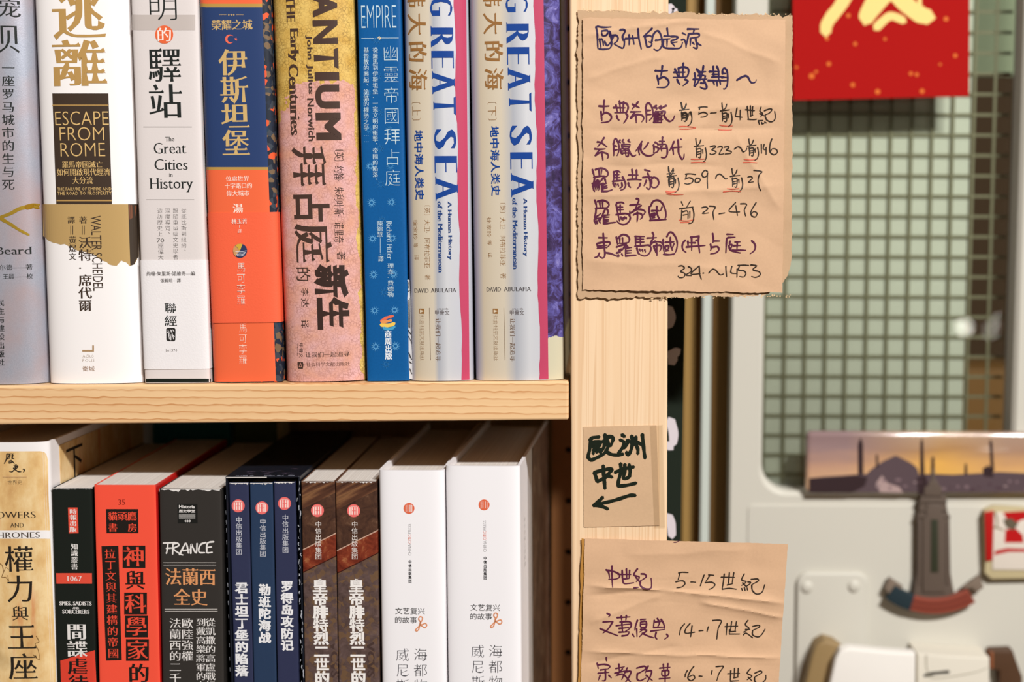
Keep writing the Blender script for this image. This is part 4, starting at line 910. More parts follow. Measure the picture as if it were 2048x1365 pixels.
# L2 black slim
BK_ = mat('black_cover', (28, 32, 28), .4)
l2 = wbook('paperback_book', 'slim black paperback with a small red label, between the tan and the red book', (118, 1365), (191.5, 1365), (103, 978), (186, 978), True, top=977, b=.0015, n=9, depth=.145, cover=BK_, Yf=.003)
use('G'); W_ = (232, 226, 222); RD = (226, 80, 60)
l2.poly([(347, 474), (396, 474), (401, 605), (351, 606)], RD, 'red_label'); l2.text('時報出版', (355, 480, 392, 600), 'v', W_, 'mingb', 'publisher_lettering', res=2, fill=1)
l2.text('知識叢書', (362, 656, 399, 792), 'v', W_, 'mingb', 'series_lettering', res=2, fill=1); l2.poly([(286, 809), (469, 809), (470, 863), (288, 863)], RD, 'red_band'); l2.text('1067', (343, 823, 417, 851), 'h', W_, 'serif', 'series_lettering', res=2)
for s_, bb in (('SPIES, SADISTS', (303, 953, 468, 978)), ('AND', (370, 982, 404, 992)), ('SORCERERS', (318, 994, 457, 1017))): l2.text(s_, bb, 'h', W_, 'serifb', 'english_title', res=2)
l2.poly([(308, 1256), (484, 1202), (492, 1365), (500, 1900), (325, 1900), (312, 1365)], (222, 68, 50), 'red_panel')
for i, (ch, c) in enumerate((('間', W_), ('諜', W_), ('虐', (26, 26, 24)), ('待', (26, 26, 24)))): l2.text(ch, (338+i*3, 1062+88*i, 444+i*3, 1154+88*i), 'v', c, 'mingb', 'title_lettering', fill=1)
l2.flush()
# L3 red
RM = mat('red_cover', (242, 84, 62), .42, k=.95)
l3 = wbook('paperback_book', 'bright red paperback with black boxes round its title characters', (201, 1365), (320, 1365), (188.5, 971), (313, 971), True, top=970.5, b=.0015, n=9, depth=.15, cover=RM, side_mat=mat('shaded_red_side', (214, 34, 30), .4), Yf=.002, yaw=.02)  # right board is less lit; that shade is painted in as deeper red
use('G'); NB = (32, 26, 22); DR = (110, 20, 14)
l3.text('35', (604, 432, 639, 460), 'h', DR, 'serif', 'series_lettering', res=2); l3.poly([(541, 482), (705, 482), (707, 605), (544, 605)], NB, 'black_label')
RR = (232, 78, 56); l3.text('貓頭鷹', (552, 494, 698, 541), 'h', RR, 'mingb', 'publisher_lettering', lift=.00004); l3.text('書', (552, 552, 600, 600), 'v', RR, 'mingb', 'publisher_lettering', fill=1, lift=.00004); l3.text('房', (652, 552, 700, 600), 'v', RR, 'mingb', 'publisher_lettering', fill=1, lift=.00004)
for ch, bb, inv in (('神', (626, 668, 742, 783), 1), ('與', (634, 790, 746, 900), 0), ('科', (634, 908, 750, 1020), 1), ('學', (638, 1026, 755, 1137), 1), ('家', (643, 1146, 760, 1257), 1), ('的', (650, 1264, 768, 1376), 0)):
    if inv: l3.rect(*bb, NB, part='black_box')
    l3.text(ch, (bb[0]+4, bb[1]+2, bb[2]-4, bb[3]-2), 'v', RR if inv else NB, 'mingb', 'title_lettering', fill=1, lift=.00004)
l3.poly([(518, 671), (604, 669), (622, 1253), (542, 1256)], NB, 'black_strip')
for i, ch in enumerate('拉丁文與其建構的帝國'): l3.text(ch, (533+i*1.9, 684+56.3*i, 590+i*1.9, 684+56.3*i+54), 'v', RR, 'ming', 'subtitle_lettering', fill=1, lift=.00004)
l3.flush()
# L4 black
l4 = wbook('paperback_book', 'black paperback with a white handwritten title over orange characters', (327.5, 1365), (447, 1365), (318, 980), (445, 980), True, top=978.5, b=.0018, n=8, depth=.15, cover=mat('charcoal_cover', (52, 48, 45), .45), Yf=.003)
use('H'); l4.poly([(140, 455), (242, 455), (243, 554), (142, 554)], (26, 26, 24), 'black_label'); l4.text('Historia', (148, 461, 229, 478), 'h', W_, 'bold', 'series_lettering', res=2); l4.text('歷史學堂', (148, 484, 230, 500), 'h', W_, 'bold', 'series_lettering', res=1)
for k in range(7): l4.rect(148, 506+k*3.7, 231, 508+k*3.7, (170, 166, 162), part='label_rule', lift=.00003)
l4.text('033', (176, 536, 208, 549), 'h', W_, 'bold', 'series_lettering', res=1)
l4.pen(3.4, W_, '68 655 130 652;92 655 88 690 84 708;84 682 112 680;118 655 116 712;118 660 140 655 146 668 120 684 150 708 168 716;150 714 172 672 184 656 192 680 196 706;168 694 206 688;208 708 210 662 218 676 236 706 240 656;286 652 262 660 250 680 252 702 280 704;326 648 298 652 290 668 290 690 292 704 318 702;288 678 314 674', part='brush_title', taper=.2)
for y in (755, 767, 992, 1003): l4.rect(68+(y-755)*.03, y-1.5, 337+(y-755)*.03, y+1.5, (200, 192, 186), part='rule', lift=0)
OT = (222, 152, 100); l4.text('法蘭西', (78, 783, 334, 872), 'h', OT, 'mingb', 'title_lettering'); l4.text('全史', (121, 886, 293, 974), 'h', OT, 'mingb', 'title_lettering')
for s_, x, p in (('從凱撒的高盧戰記到', 307, 46), ('到戴高樂將軍的自由', 258, 46), ('歐陸強權', 189, 56), ('法蘭西的二千年', 127, 56)): l4.text(s_, (x-p*.52, 1036, x+p*.52+4, 1036+p*len(s_)), 'v', W_, 'ming', 'blurb_lettering', fill=1, res=2)
l4.flush()
def wear(bk, x0, x1, y, amp=4, c=(226, 220, 216)):
    pts = [(x0, y-3), (x1, y-3)]; n = 26
    for i in range(n+1): pts.append((x1+(x0-x1)*i/n, y+1.2+random.random()**2*amp))
    bk.poly(pts, c, 'worn_edge', lift=.00001, rough=.8)
random.seed(21); use('Z'); wear(l4, 318.5, 443, 978.5, 5); wear(l2, 103.5, 185, 977, 1.5); l4.flush(); l2.flush()
# slipcase with three navy books
NVY = mat('navy_slipcase', (24, 27, 36), .35, bump=.4, bscale=90)
base_x = P(535, 1365).x; z0 = shelf_top(base_x)+LOWZ+.0002
pTL, pTR, pBL, pBR = P(449, 956, .003), P(601, 956, .003), P(461.5, 1365, .003), P(609.5, 1365, .003)
cw = ((pTR-pTL).length+(pBR-pBL).length)/2-.0006; cb, ct = (pBL+pBR)/2, (pTL+pTR)/2; lean = math.atan2(ct.x-cb.x, ct.z-cb.z)
ch_ = (P(525, 953, .003).z-z0)
cas = thing('slipcase', 'dark navy slipcase with scuffed edges holding three navy books', 'slipcase')
cas.matrix_world = Matrix.Translation((cb.x+(cb.x-ct.x)*((cb.z-z0)/(ct.z-cb.z)), .003, z0)) @ Matrix.Rotation(lean, 4, 'Y')
tw_ = .0009; D_ = .155
box('side_wall', (-cw/2, 0, 0), (-cw/2+tw_, D_, ch_), NVY, cas, .0004); box('side_wall', (cw/2-tw_, 0, 0), (cw/2, D_, ch_), NVY, cas, .0004)
box('top_wall', (-cw/2+.0001, .0003, ch_-tw_), (cw/2-.0001, D_, ch_), NVY, cas, .0004); box('bottom_wall', (-cw/2+.0001, .0003, 0), (cw/2-.0001, D_, tw_), NVY, cas, .0004); box('back_wall', (-cw/2+.0001, D_-.001, .0002), (cw/2-.0001, D_+.0002, ch_-.0002), NVY, cas)
SCF = mat('scuffed_card', (190, 182, 176), .8); random.seed(11)
ss = Surf(cas.matrix_world, cas); use('H')
ss.lift = .0003
for i in range(34):
    y = 340+i*31+random.uniform(-9, 9); l = random.uniform(3, 14); x = 757+(y-340)*.020+random.uniform(-7, 8); ss.pen(random.uniform(.7, 2.2), (176, 178, 186), f'{x} {y} {x+random.uniform(-3,3)} {y+l} {x+random.uniform(-3,3)} {y+2*l}', part='scuff')
for i in range(16):
    y = 350+i*62+random.uniform(-20, 20); x = 384+(y-350)*.026; ss.pen(random.uniform(.6, 1.1), (150, 152, 160), f'{x} {y} {x+1} {y+20}', part='scuff')
ss.flush()
bm = bmesh.new()
for i in range(26):     # rubbed white spots along the top front edge
    x = -cw/2+.003+random.random()*(cw-.006); l = random.uniform(.0004, .0018); box_bm(bm, (x, .0005, ch_-.00002), (x+l, .0005+random.uniform(.0006, .0022), ch_+.00004))
bm_obj('rubbed_edge', bm, mat('rubbed_navy', (120, 122, 136), .7), cas)
bm = bmesh.new()
for i in range(12):
    x = -cw/2+.004+random.random()*(cw-.012); y = .003+random.random()*.020; a = random.uniform(-.6, .6); l = random.uniform(.003, .007)
    q = [bm.verts.new((x+l*t*math.cos(a)-w_*math.sin(a), y+l*t*math.sin(a)+w_*math.cos(a), ch_+.00005)) for t, w_ in ((0, 0), (.5, -.0003), (1, 0), (.5, .0004))]; bm.faces.new(q)
bm_obj('crease', bm, mat('rubbed_plum', (112, 96, 118), .6), cas)
box('front_lip', (-cw/2+.0004, -.0002, ch_-tw_+.0001), (-cw/2+.021, .0008, ch_-tw_+.0005), mat('card_edge', (206, 200, 194), .8), cas)
NBK = mat('navy_cover', (48, 52, 80), .5, bump=.15, bscale=500); NBK2 = mat('navy_teal_cover', (40, 58, 86), .5, bump=.15, bscale=500)
trio = [((469.5, 1365), (507, 1365), (458.5, 966), (497, 966), '君士坦丁堡的陷落', 'first navy book from the left in the slipcase, title of eight characters', NBK, (450, 465), (437, 520, 471, 716), (434, 853, 502, 1337), 8),
        ((508.5, 1365), (553, 1365), (500, 966), (545.5, 966), '勒班陀海战', 'middle navy book in the slipcase, slightly greener, title of five characters', NBK2, (571, 475), (559, 530, 593, 726), (553, 863, 617, 1168), 5),
        ((555.5, 1365), (598.5, 1365), (548.5, 964), (590.5, 964), '罗得岛攻防记', 'third navy book in the slipcase, title of six characters', NBK, (686, 453), (674, 509, 708, 706), (668, 846, 732, 1207), 6)]
PKL = (236, 110, 106)
def citic(bk, x, y, r, c, inner):
    bk.disc(x, y, r, c, 'round_emblem')
    for dx in (-.68, -.34, 0.08, .42): bk.rect(x+dx*r, y-.55*r, x+(dx+.2)*r, y+.62*r, inner, part='emblem_line', lift=.00002)
    bk.rect(x-.5*r, y-.72*r, x+.5*r, y-.62*r, inner, part='emblem_line', lift=.00002); bk.rect(x-.26*r, y-.05*r, x+.3*r, y+.05*r, c, part='round_emblem', lift=.00004)
for bl, br_, tl, tr_2, ttl, lab, m, lg, pb_, tb, n in trio:
    bk = Book('paperback_book', lab, 'book', bl, br_, tl, tr_2, z0+tw_+.0004, P(520, tl[1]-1, .0045).z-.0002, Yf=.0045, b=.0010, n=8, depth=.145, cover=m, group='three navy books in the slipcase')
    use('H'); citic(bk, lg[0], lg[1], 33, PKL, (250, 214, 206)); bk.text('中信出版集团', pb_, 'v', (206, 206, 214), 'reg', 'publisher_lettering', fill=1, res=2); bk.text(ttl, tb, 'v', (236, 234, 236), 'black', 'title_lettering', fill=.98); use('Z'); wear(bk, tl[0]+.5, tr_2[0]-.5, tl[1], 3); bk.flush()
# two brown picture paperbacks
def fred(label, bl, br_, tl, tr_2, dx, seed, side):
    g = NG('brown_picture_cover', .4); X, Y_, Z_ = g.xyz()[:3]
    bk = wbook('paperback_book', label, bl, br_, tl, tr_2, True, top=963, b=.0013, n=9, depth=.148, cover=g.m, Yf=.003)
    use('I'); (h1, h2, h3), _ = bk.hit([fp(62+dx, 690), fp(66+dx, 805), fp(70+dx, 1010)])
    mp = g.mapping((1, 1, 1))
    d = g.math('SUBTRACT', Z_, g.math('MULTIPLY', g.math('SUBTRACT', X, h1[0]), .5))
    n1 = g.noise(g.mapping((110, 110, 110)), 1.4, 6, .7, .6); vo = g.n('ShaderNodeTexVoronoi'); vo.inputs['Scale'].default_value = 420; g.l(g.co, vo.inputs['Vector']); sp_ = g.n('ShaderNodeSeparateColor'); g.l(vo.outputs['Color'], sp_.inputs[0])
    rt = g.n('ShaderNodeMapping'); rt.inputs['Rotation'].default_value = (0, math.radians(27), 0); g.l(g.co, rt.inputs['Vector'])
    st_ = g.n('ShaderNodeMapping'); st_.inputs['Scale'].default_value = (30, 30, 330); g.l(rt.outputs[0], st_.inputs['Vector']); n4 = g.noise(st_.outputs[0], 1.0, 4)
    top = g.ramp(n4, [(.35, (56, 34, 26)), (.5, (92, 58, 42)), (.62, (130, 90, 60)), (.75, (66, 40, 30))])
    mid = g.ramp(n1, [(.35, (56, 36, 30)), (.6, (84, 56, 42)), (.78, (128, 96, 74))])
    redz = g.ramp(n1, [(.35, (94, 34, 22)), (.55, (128, 54, 34)), (.75, (180, 120, 76))])
    low = g.mix(g.ramp(sp_.outputs[0], [(.5, (0, 0, 0, 1)), (.8, (.8, .8, .8, 1))]), g.ramp(n1, [(.3, (66, 50, 46)), (.6, (98, 78, 74)), (.8, (134, 114, 104))]), (112, 84, 58))
    c = g.mix(g.math('GREATER_THAN', d, h3[1]), (84, 66, 58), low)
    c = g.mix(g.math('GREATER_THAN', d, h2[1]), low, redz); c = g.mix(g.math('GREATER_THAN', d, h1[1]), c, mid); c = g.mix(g.math('GREATER_THAN', d, h1[1]+.021), c, top)
    ln_ = g.math('LESS_THAN', g.math('ABSOLUTE', g.math('SUBTRACT', d, h1[1])), .0003); c = g.mix(ln_, c, (196, 160, 140)); ln2 = g.math('LESS_THAN', g.math('ABSOLUTE', g.math('SUBTRACT', d, h2[1])), .0003); c = g.mix(ln2, c, (60, 24, 18)); g.color(c)
    citic(bk, 140+dx*1.0, 489+dx*.005, 33, PKL, (250, 216, 206)); bk.text('中信出版集团', (128+dx, 543, 162+dx, 740), 'v', (232, 222, 216), 'reg', 'publisher_lettering', fill=1, res=2)
    for i, ch in enumerate('皇帝腓特烈二世的'): bk.text(ch, (114+i*1.6+dx, 838+67*i, 192+i*1.6+dx, 838+67*i+70), 'v', (240, 234, 230), 'black', 'title_lettering', fill=1)
    use('Z'); wear(bk, tl[0], tr_2[0]-2, 963, 3); use('I')
    bk.text('VCVS', (208+dx, 1150, 246+dx, 1345), 'r', (70, 52, 48), 'serifb', 'cover_lettering', lift=-.00005, res=2)
    bk.flush(); return bk
fred('left of the two brown picture paperbacks, touching the navy slipcase', (611, 1365), (676.5, 1365), (602.5, 964), (670.5, 964), 0, 1, 0)
fred('right of the two brown picture paperbacks, touching the white book', (678, 1365), (760, 1365), (672, 964), (753.5, 964), 185, 2, 1)
# two white hardcovers
VW = mat('white_matte_jacket', (240, 236, 238), .4, k=.96)
def venice(label, bl, br_, tl, tr_2, top, fr_, dx, dy, yaw):
    bk = wbook('hardcover_book', label, bl, br_, tl, tr_2, True, top=top, b=.0045, n=4.5, depth=.165, hard=True, cover=VW, Yf=.001, headband=mat('headband_white', (214, 208, 206), .8), yaw=yaw)
    use(fr_); OB = (224, 104, 70); x, y = 607+dx, 478+dy
    bk.disc(x, y, 28, OB, 'round_emblem')
    for q in (-17, -8, 4, 13): bk.rect(x+q, y-18, x+q+3.5, y+18, (242, 230, 226), part='emblem_line', lift=.00002)
    G1 = (150, 146, 146); bk.text('CHINA', (603+dx, 660+dy, 619+dx, 718+dy), 'l', G1, 'thin', 'publisher_lettering', res=2); bk.text('CITIC', (603+dx, 610+dy, 618+dx, 657+dy), 'l', (224, 110, 80), 'thin', 'publisher_lettering', res=2); bk.text('PRESS', (602+dx, 557+dy, 617+dx, 607+dy), 'l', G1, 'thin', 'publisher_lettering', res=2)
    bk.text('中信出版集团', (604+dx, 740+dy, 621+dx, 860+dy), 'v', (70, 68, 70), 'bold', 'publisher_lettering', res=1)
    bk.text('文艺复兴', (537+dx, 984+dy, 688+dx, 1019+dy), 'h', (70, 68, 68), 'reg', 'series_lettering', res=2); bk.text('的故事', (536+dx, 1030+dy, 648+dx, 1064+dy), 'h', (70, 68, 68), 'reg', 'series_lettering', res=2)
    ox, oy = dx, dy
    kn = '664 1072 652 1086 640 1098 646 1104 656 1096 662 1078 666 1060 656 1042 664 1030 676 1036 672 1052 662 1066 676 1080 690 1086 698 1074 690 1064 676 1070 664 1072'
    v = kn.split(); kn = ' '.join(str(float(q)+(ox if i % 2 == 0 else oy)) for i, q in enumerate(v)); bk.pen(2.4, (222, 146, 104), kn, part='knot_ornament', taper=0)
    for i, ch in enumerate('海都物语'): bk.text(ch, (628+dx+i, 1188+dy+79*i, 702+dx+i, 1262+dy+79*i), 'v', (54, 52, 56), 'mingt', 'title_lettering', fill=1)
    for i, ch in enumerate('威尼斯共'): bk.text(ch, (538+dx+i, 1188+dy+79*i, 610+dx+i, 1262+dy+79*i), 'v', (80, 78, 84), 'mingt', 'title_lettering', fill=1)
    bk.flush(); return bk
w1 = venice('narrower of the two white hardcovers, right of the brown paperbacks', (764.5, 1365), (893, 1365), (757, 942), (889.5, 942), 941.5, 'I', 0, 0, -.028)
w2 = venice('wider white hardcover, last on the right in the lower row', (895.5, 1365), (1044, 1365), (891, 934), (1040, 934), 933, 'J', -331, -18, -.05)
g = NG('side_picture', .4); n1 = g.noise(g.mapping((60, 60, 60)), 1.2, 5, .6, .5); g.color(g.ramp(n1, [(.3, (90, 60, 50)), (.55, (150, 112, 92)), (.75, (196, 170, 150))]))
sidequad(w2, .0008, w2.h-.0008, .062, .162, g.m, 'side_print', off=.00025); sidetext(w2, '伟大的海上共和国', w2.h-.03, .0026, .018, (120, 116, 116), step=1.3, name='flap_lettering', style='reg')
# blurred things at the back of the lower shelf
tq = thing('hardcover_book', 'dark teal book lying flat at the back of the lower shelf', 'book')
za = shelf_top(P(400, 880, .18).x)-th
pz = [o for o in ()]
# ------------------------------------------------------------ teal book standing at the back behind the red and black books
tx0, tx1 = P(268, 870, .165).x, P(552, 870, .165).x
tz0 = shelf_top((tx0+tx1)/2)+LOWZ+.0012; tz1 = shelf_top((tx0+tx1)/2)-th-.004
tq['label'] = 'dark teal book pushed flat against the back board behind the red book'
tx1 = P(456, 870, .165).x; TL = mat('teal_cloth', (36, 116, 124), .6)
box('cover', (tx0, .172, tz0), (tx1, .1745, tz1), TL, tq, .0006); box('cover', (tx0, .196, tz0), (tx1, .1985, tz1), TL, tq, .0006); box('spine', (tx0-.0022, .172, tz0), (tx0, .1985, tz1), TL, tq); box('page_block', (tx0+.0002, .1748, tz0+.002), (tx1-.002, .1958, tz1-.003), PAPER, tq)
gq = thing('hardcover_book', 'dark olive green book against the back board, behind the navy slipcase', 'book'); gq['group'] = LG; tq['group'] = LG
ux0, ux1 = P(460, 870, .165).x, P(548, 870, .165).x; OG = mat('olive_cloth', (84, 96, 52), .6)
box('cover', (ux0, .174, tz0), (ux1, .176, tz1), OG, gq, .0006); box('cover', (ux0, .194, tz0), (ux1, .196, tz1), OG, gq, .0006); box('spine', (ux1, .174, tz0), (ux1+.0028, .196, tz1), mat('spine_cream', (190, 170, 120), .6), gq); box('page_block', (ux0+.002, .1762, tz0+.002), (ux1-.0002, .1938, tz1-.003), PAPER, gq)
# ------------------------------------------------------------ paper notes
KR = {}
def kraft(name, c, seed):
    g = NG(name, .8); n1 = g.noise(g.mapping((900, 900, 900)), 1, 3); n2 = g.noise(g.mapping((22, 22, 45), (seed, 0, seed)), 1.2, 4)
    a = tuple(v*.90 for v in c); b_ = tuple(min(255, v*1.05) for v in c)
    g.color(g.mix(g.math('ADD', g.math('MULTIPLY', n1, .35), g.math('MULTIPLY', n2, .65)), a, b_)); g.bump(n1, .25, .00008); return g.m
class Note(Surf):
    """crumpled sheet: quad of photo pixels on the plane y=Y, ragged edges, relief h(x,z)"""
    def __init__(s, corners, Y, amp, seed, parent, creases=(), curl=0.0):
        super().__init__(Matrix.Identity(4), parent); s.Y = Y; s.amp = amp; s.seed = seed; s.curved = .0018; s.lift = .00016; s.penk = 1.2
        s.c = [P(x, y, Y) for x, y in corners]; s.cr = creases; s.curl = curl
        s.x0, s.x1 = s.c[0].x, s.c[1].x
        s.cz = []
        for (xa, ya, xb, yb, wd, hh) in creases:
            a, b = P(xa, ya, Y), P(xb, yb, Y); s.cz.append((a.x, a.z, b.x, b.z, wd*.00025, hh*1.5))
    def h1(s, x, z):
        v = Vector((x*22, s.seed, z*38)); r = noise.noise(v)*s.amp+noise.noise(Vector((x*75, s.seed+3, z*110)))*s.amp*.28
        r += (abs(noise.noise(Vector((x*34+z*12, s.seed+7, z*34))))-.2)*s.amp*.5
        for ax, az, bx, bz, wd, hh in s.cz:
            dx, dz = bx-ax, bz-az; L2 = dx*dx+dz*dz; t = ((x-ax)*dx+(z-az)*dz)/L2
            if t < -.02 or t > 1.02: continue
            d = ((x-ax)*dz-(z-az)*dx)/math.sqrt(L2)+.0012*noise.noise(Vector((x*60, s.seed+20, z*60)))
            if abs(d) < wd*3: r += hh*math.exp(-abs(d)/wd)*min(1, (t+.02)*8, (1.02-t)*8)
        u = (x-s.x0)/(s.x1-s.x0); r += s.curl*max(0, u-.45)**2
        return s.Y-r
    def prof(s, x, z):
        x = np.atleast_1d(x); z = np.atleast_1d(z); return np.array([s.h1(float(a), float(b)) for a, b in zip(x, z)])
    def sheet(s, name, m, nx=110, ny=150, rag=(0, 0, 0, 0), thick=.0002, corner=0.0):
        """rag: jitter (m) of top, right, bottom, left edges"""
        c = s.c; V = []; random.seed(s.seed*31+1)
        def eg(k, t):
            a = rag[k]; return a*(noise.noise(Vector((t*9, s.seed+k, 0)))*1.1+noise.noise(Vector((t*38, s.seed+k, 1)))*.8+noise.noise(Vector((t*120, s.seed+k, 2)))*.55)
        for j in range(ny+1):
            v = j/ny
            for i in range(nx+1):
                u = i/nx
                p = c[0].lerp(c[1], u).lerp(c[3].lerp(c[2], u), v)
                x = p.x+eg(3, v)*(1-u)**6+eg(1, v)*u**6; z = p.z+eg(0, u)*(1-v)**8+eg(2, u)*v**8
                if corner and u > .8 and v > .85:
                    q = max(0, (u-.8)/.2+(v-.85)/.15-1); x -= corner*q*q*1.2; z += corner*q*q*.6
                V.append((x, s.h1(x, z), z))
        n = len(V); V += [(x, y+thick, z) for x, y, z in V]; Fc = []; W = nx+1
        for j in range(ny):
            for i in range(nx):
                a = j*W+i; Fc.append((a, a+W, a+W+1, a+1)); Fc.append((n+a, n+a+1, n+a+W+1, n+a+W))
        per = [i for i in range(W)]+[j*W+nx for j in range(1, ny+1)]+[ny*W+i for i in range(nx-1, -1, -1)]+[j*W for j in range(ny-1, 0, -1)]
        for k in range(len(per)):
            a, b = per[k], per[(k+1) % len(per)]; Fc.append((a, b, n+b, n+a))
        return mesh(name, V, Fc, m, s.parent, smooth=[True]*(2*nx*ny)+[False]*len(per))
note1 = thing('paper_note', 'large crumpled kraft note of handwritten ancient dates, taped to the top of the post', 'note')
back = Note([(1155, 20), (1584, 32), (1582, 592), (1156, 597)], -.0015, .0005, 2, note1, curl=.006)
back.sheet('backing_sheet', kraft('kraft_backing', (204, 168, 132), 1.0), rag=(.0012, .0006, .0010, .0008), corner=.006)
cre = [(1165, 70, 1400, 40, 6, .0004), (1300, 230, 1560, 210, 10, .0005), (1170, 160, 1330, 110, 8, .0004), (1180, 262, 1560, 255, 14, -.0006), (1170, 395, 1560, 372, 12, .0006), (1350, 300, 1480, 180, 8, .0003), (1165, 520, 1500, 540, 16, .0004), (1400, 60, 1560, 130, 8, .0003), (1470, 270, 1560, 420, 8, .0003), (1200, 330, 1450, 330, 10, -.0004)]
front = Note([(1166, 36), (1570, 40), (1564, 586), (1165, 580)], -.0026, .00095, 5, note1, cre, curl=.006)
front.sheet('front_sheet', kraft('kraft_front', (218, 177, 141), 2.0), rag=(.0004, .0003, .0005, .0004))
# torn fringe along the backing sheet's edges
fr_m = mat('torn_fibre', (226, 190, 146), .9)
random.seed(4); bm = bmesh.new()
for i in range(150):
    t = random.random()
    x, y = (1155+429*t, 20+12*t+random.uniform(-3, 3)) if i % 2 else (1290+290*t, 596-5*t+random.uniform(-2, 3))
    p = P(x, y, -.0015); yy = back.h1(p.x, p.z); r = random.uniform(.0002, .0006); a = random.uniform(0, 3.1); n = 5
    vs = [bm.verts.new((p.x+r*math.cos(a+2*math.pi*k/n)*random.uniform(.5, 1.2), yy-.00012, p.z+.6*r*math.sin(a+2*math.pi*k/n))) for k in range(n)]; bm.faces.new(vs)
o = bm_obj('torn_fibres', bm, fr_m, note1); o['kind'] = 'stuff'
INK1, INK2, INK3, RED_ = (46, 30, 72), (88, 32, 60), (50, 38, 30), (212, 100, 76)
use('N1'); front.pen(3.3, INK1, '410 340 430 450 435 600 440 690;430 335 530 352 650 345;500 410 590 402 580 470 515 482 498 412;618 410 625 500;465 530 490 670;470 550 510 540 530 640;545 570 590 640 660 560;460 690 520 698 615 690;628 415 655 560 650 650 615 690;655 482 720 475 757 510 745 570 700 600;690 490 655 560 650 650')
front.pen(3.3, INK1, '785 395 840 385 866 420 825 500 855 560 855 630 832 680 760 650 690 610;868 530 1065 518;930 465 935 560 932 630;985 480 1012 620;1072 370 1085 520 1125 695;835 490 830 560')
front.pen(3.3, INK1, '1295 368 1230 430 1150 500;1178 495 1195 570 1215 655 1272 650 1290 600 1240 578;1180 500 1250 480 1290 500;1290 575 1315 465 1380 405 1435 480 1452 610 1420 690 1370 716 1322 692;1345 555 1430 550')
front.pen(3.3, INK1, '1530 362 1548 485;1480 487 1595 490;1400 545 1580 530;1530 545 1530 655;1590 495 1695 500 1670 540 1600 560 1605 590 1690 582;1475 545 1478 665 1640 685 1740 672 1775 590;1600 590 1650 650')
front.pen(3.3, INK1, '1770 438 1832 472;1752 550 1800 545 1825 600 1830 670;1848 378 2035 378;1872 450 1850 560 1828 650;1880 455 2020 450 2025 500 1890 520;1900 525 1895 640;1980 530 2005 680 1940 665;1930 590 1960 620;2000 600 2070 640;1960 380 1940 450')
use('N2'); front.pen(3.4, INK1, '172 182 280 186 388 182;296 95 288 190 270 275;205 265 225 350 232 420;225 330 320 290 392 340 405 400 350 465 205 468')
front.pen(3.4, INK1, '508 145 540 220 570 290;570 130 590 290;655 52 650 150 652 290;490 210 690 208;565 150 640 118 730 140 745 200 730 260 690 292 480 294;545 325 575 390 600 415;680 330 735 365 650 440')
front.pen(3.4, INK1, '845 220 860 330 835 445;880 150 930 230 950 280;820 330 1060 325;880 150 950 210;905 265 1010 262;940 210 940 350;998 95 985 190 960 300;945 205 1040 200;1030 270 1020 330;850 445 900 390 920 330;1000 340 1050 440 1045 490 990 488 940 460;950 390 1010 400')
front.pen(3.4, INK1, '1095 198 1270 198;1165 105 1180 300;1225 105 1255 180 1260 330;1150 245 1270 245;1140 290 1350 285;1075 350 1390 355;1165 350 1185 430;1225 350 1235 445;1275 340 1290 420;1325 240 1325 170 1360 140 1400 190 1412 300 1405 420 1370 490 1335 492;1320 230 1380 230;1310 300 1390 295')
front.pen(3.6, INK1, '1568 345 1640 300 1710 272 1755 290 1800 370 1840 390 1885 375 1902 335', taper=.7)
use('N3'); front.pen(3.4, INK2, '168 215 270 222 375 215;278 100 270 220 268 345;215 320 225 430 235 505;222 400 300 345 380 370 420 430 390 500 320 530 220 540;'
 '455 245 690 250;505 195 540 340;575 110 600 340;655 130 645 340;570 160 660 155 725 180 745 250 720 320 700 340 480 345;520 395 540 460 572 495;700 360 735 410 700 490 655 550;'
 '825 180 900 215 965 250;942 130 890 200 820 275;790 330 995 325;880 330 830 390 785 450;790 460 860 400 930 380 1020 400 1050 460 1010 525;895 385 905 545')
front.pen(3.4, INK2, '1085 230 1100 380 1102 535;1090 230 1110 175 1150 160 1200 220 1230 320 1225 420 1160 495;1120 300 1190 300;1110 380 1200 380;1300 205 1245 240 1310 255 1290 290;1390 215 1345 250 1400 265;1490 205 1400 255 1370 285;1270 330 1380 325;1275 330 1260 400 1250 520;1380 325 1440 320 1475 320;1290 370 1420 365;1260 410 1430 400;1250 450 1400 445;1250 490 1420 480;1240 530 1400 540;1330 330 1325 530;1400 330 1390 540;1470 330 1450 400 1500 480 1560 515 1620 480 1650 405')
front.pen(2.2, INK3, '1780 145 1800 230 1815 300;1880 180 1850 260 1810 300;1745 300 1930 280;1795 340 1790 420 1800 495;1795 380 1860 360 1900 400 1895 480 1850 520;1810 410 1880 400;1810 450 1880 445;1920 380 1915 430;1945 330 1950 400')
front.pen(3.2, INK2, '140 915 220 930 335 1015;278 830 215 930 145 1015;90 1050 200 1060 300 1050;190 1060 140 1130 95 1185;105 1185 180 1130 250 1120 340 1150 358 1210 335 1235;225 1110 240 1180 255 1275;'
 '455 940 465 1060 465 1185;465 940 480 870 510 855 545 920 570 1010 560 1110 530 1185;480 990 530 1000;480 1080 540 1070;590 875 575 910 600 935;650 870 635 905 670 935;760 870 745 900 790 920;620 960 780 965;620 960 640 1040 700 1050 760 1030 785 965;640 1000 760 1000;600 1050 610 1130 640 1160;600 1095 740 1080;610 1135 740 1130;690 1050 700 1180;750 1060 745 1190 700 1190;760 1080 800 1160 850 1195 900 1170')
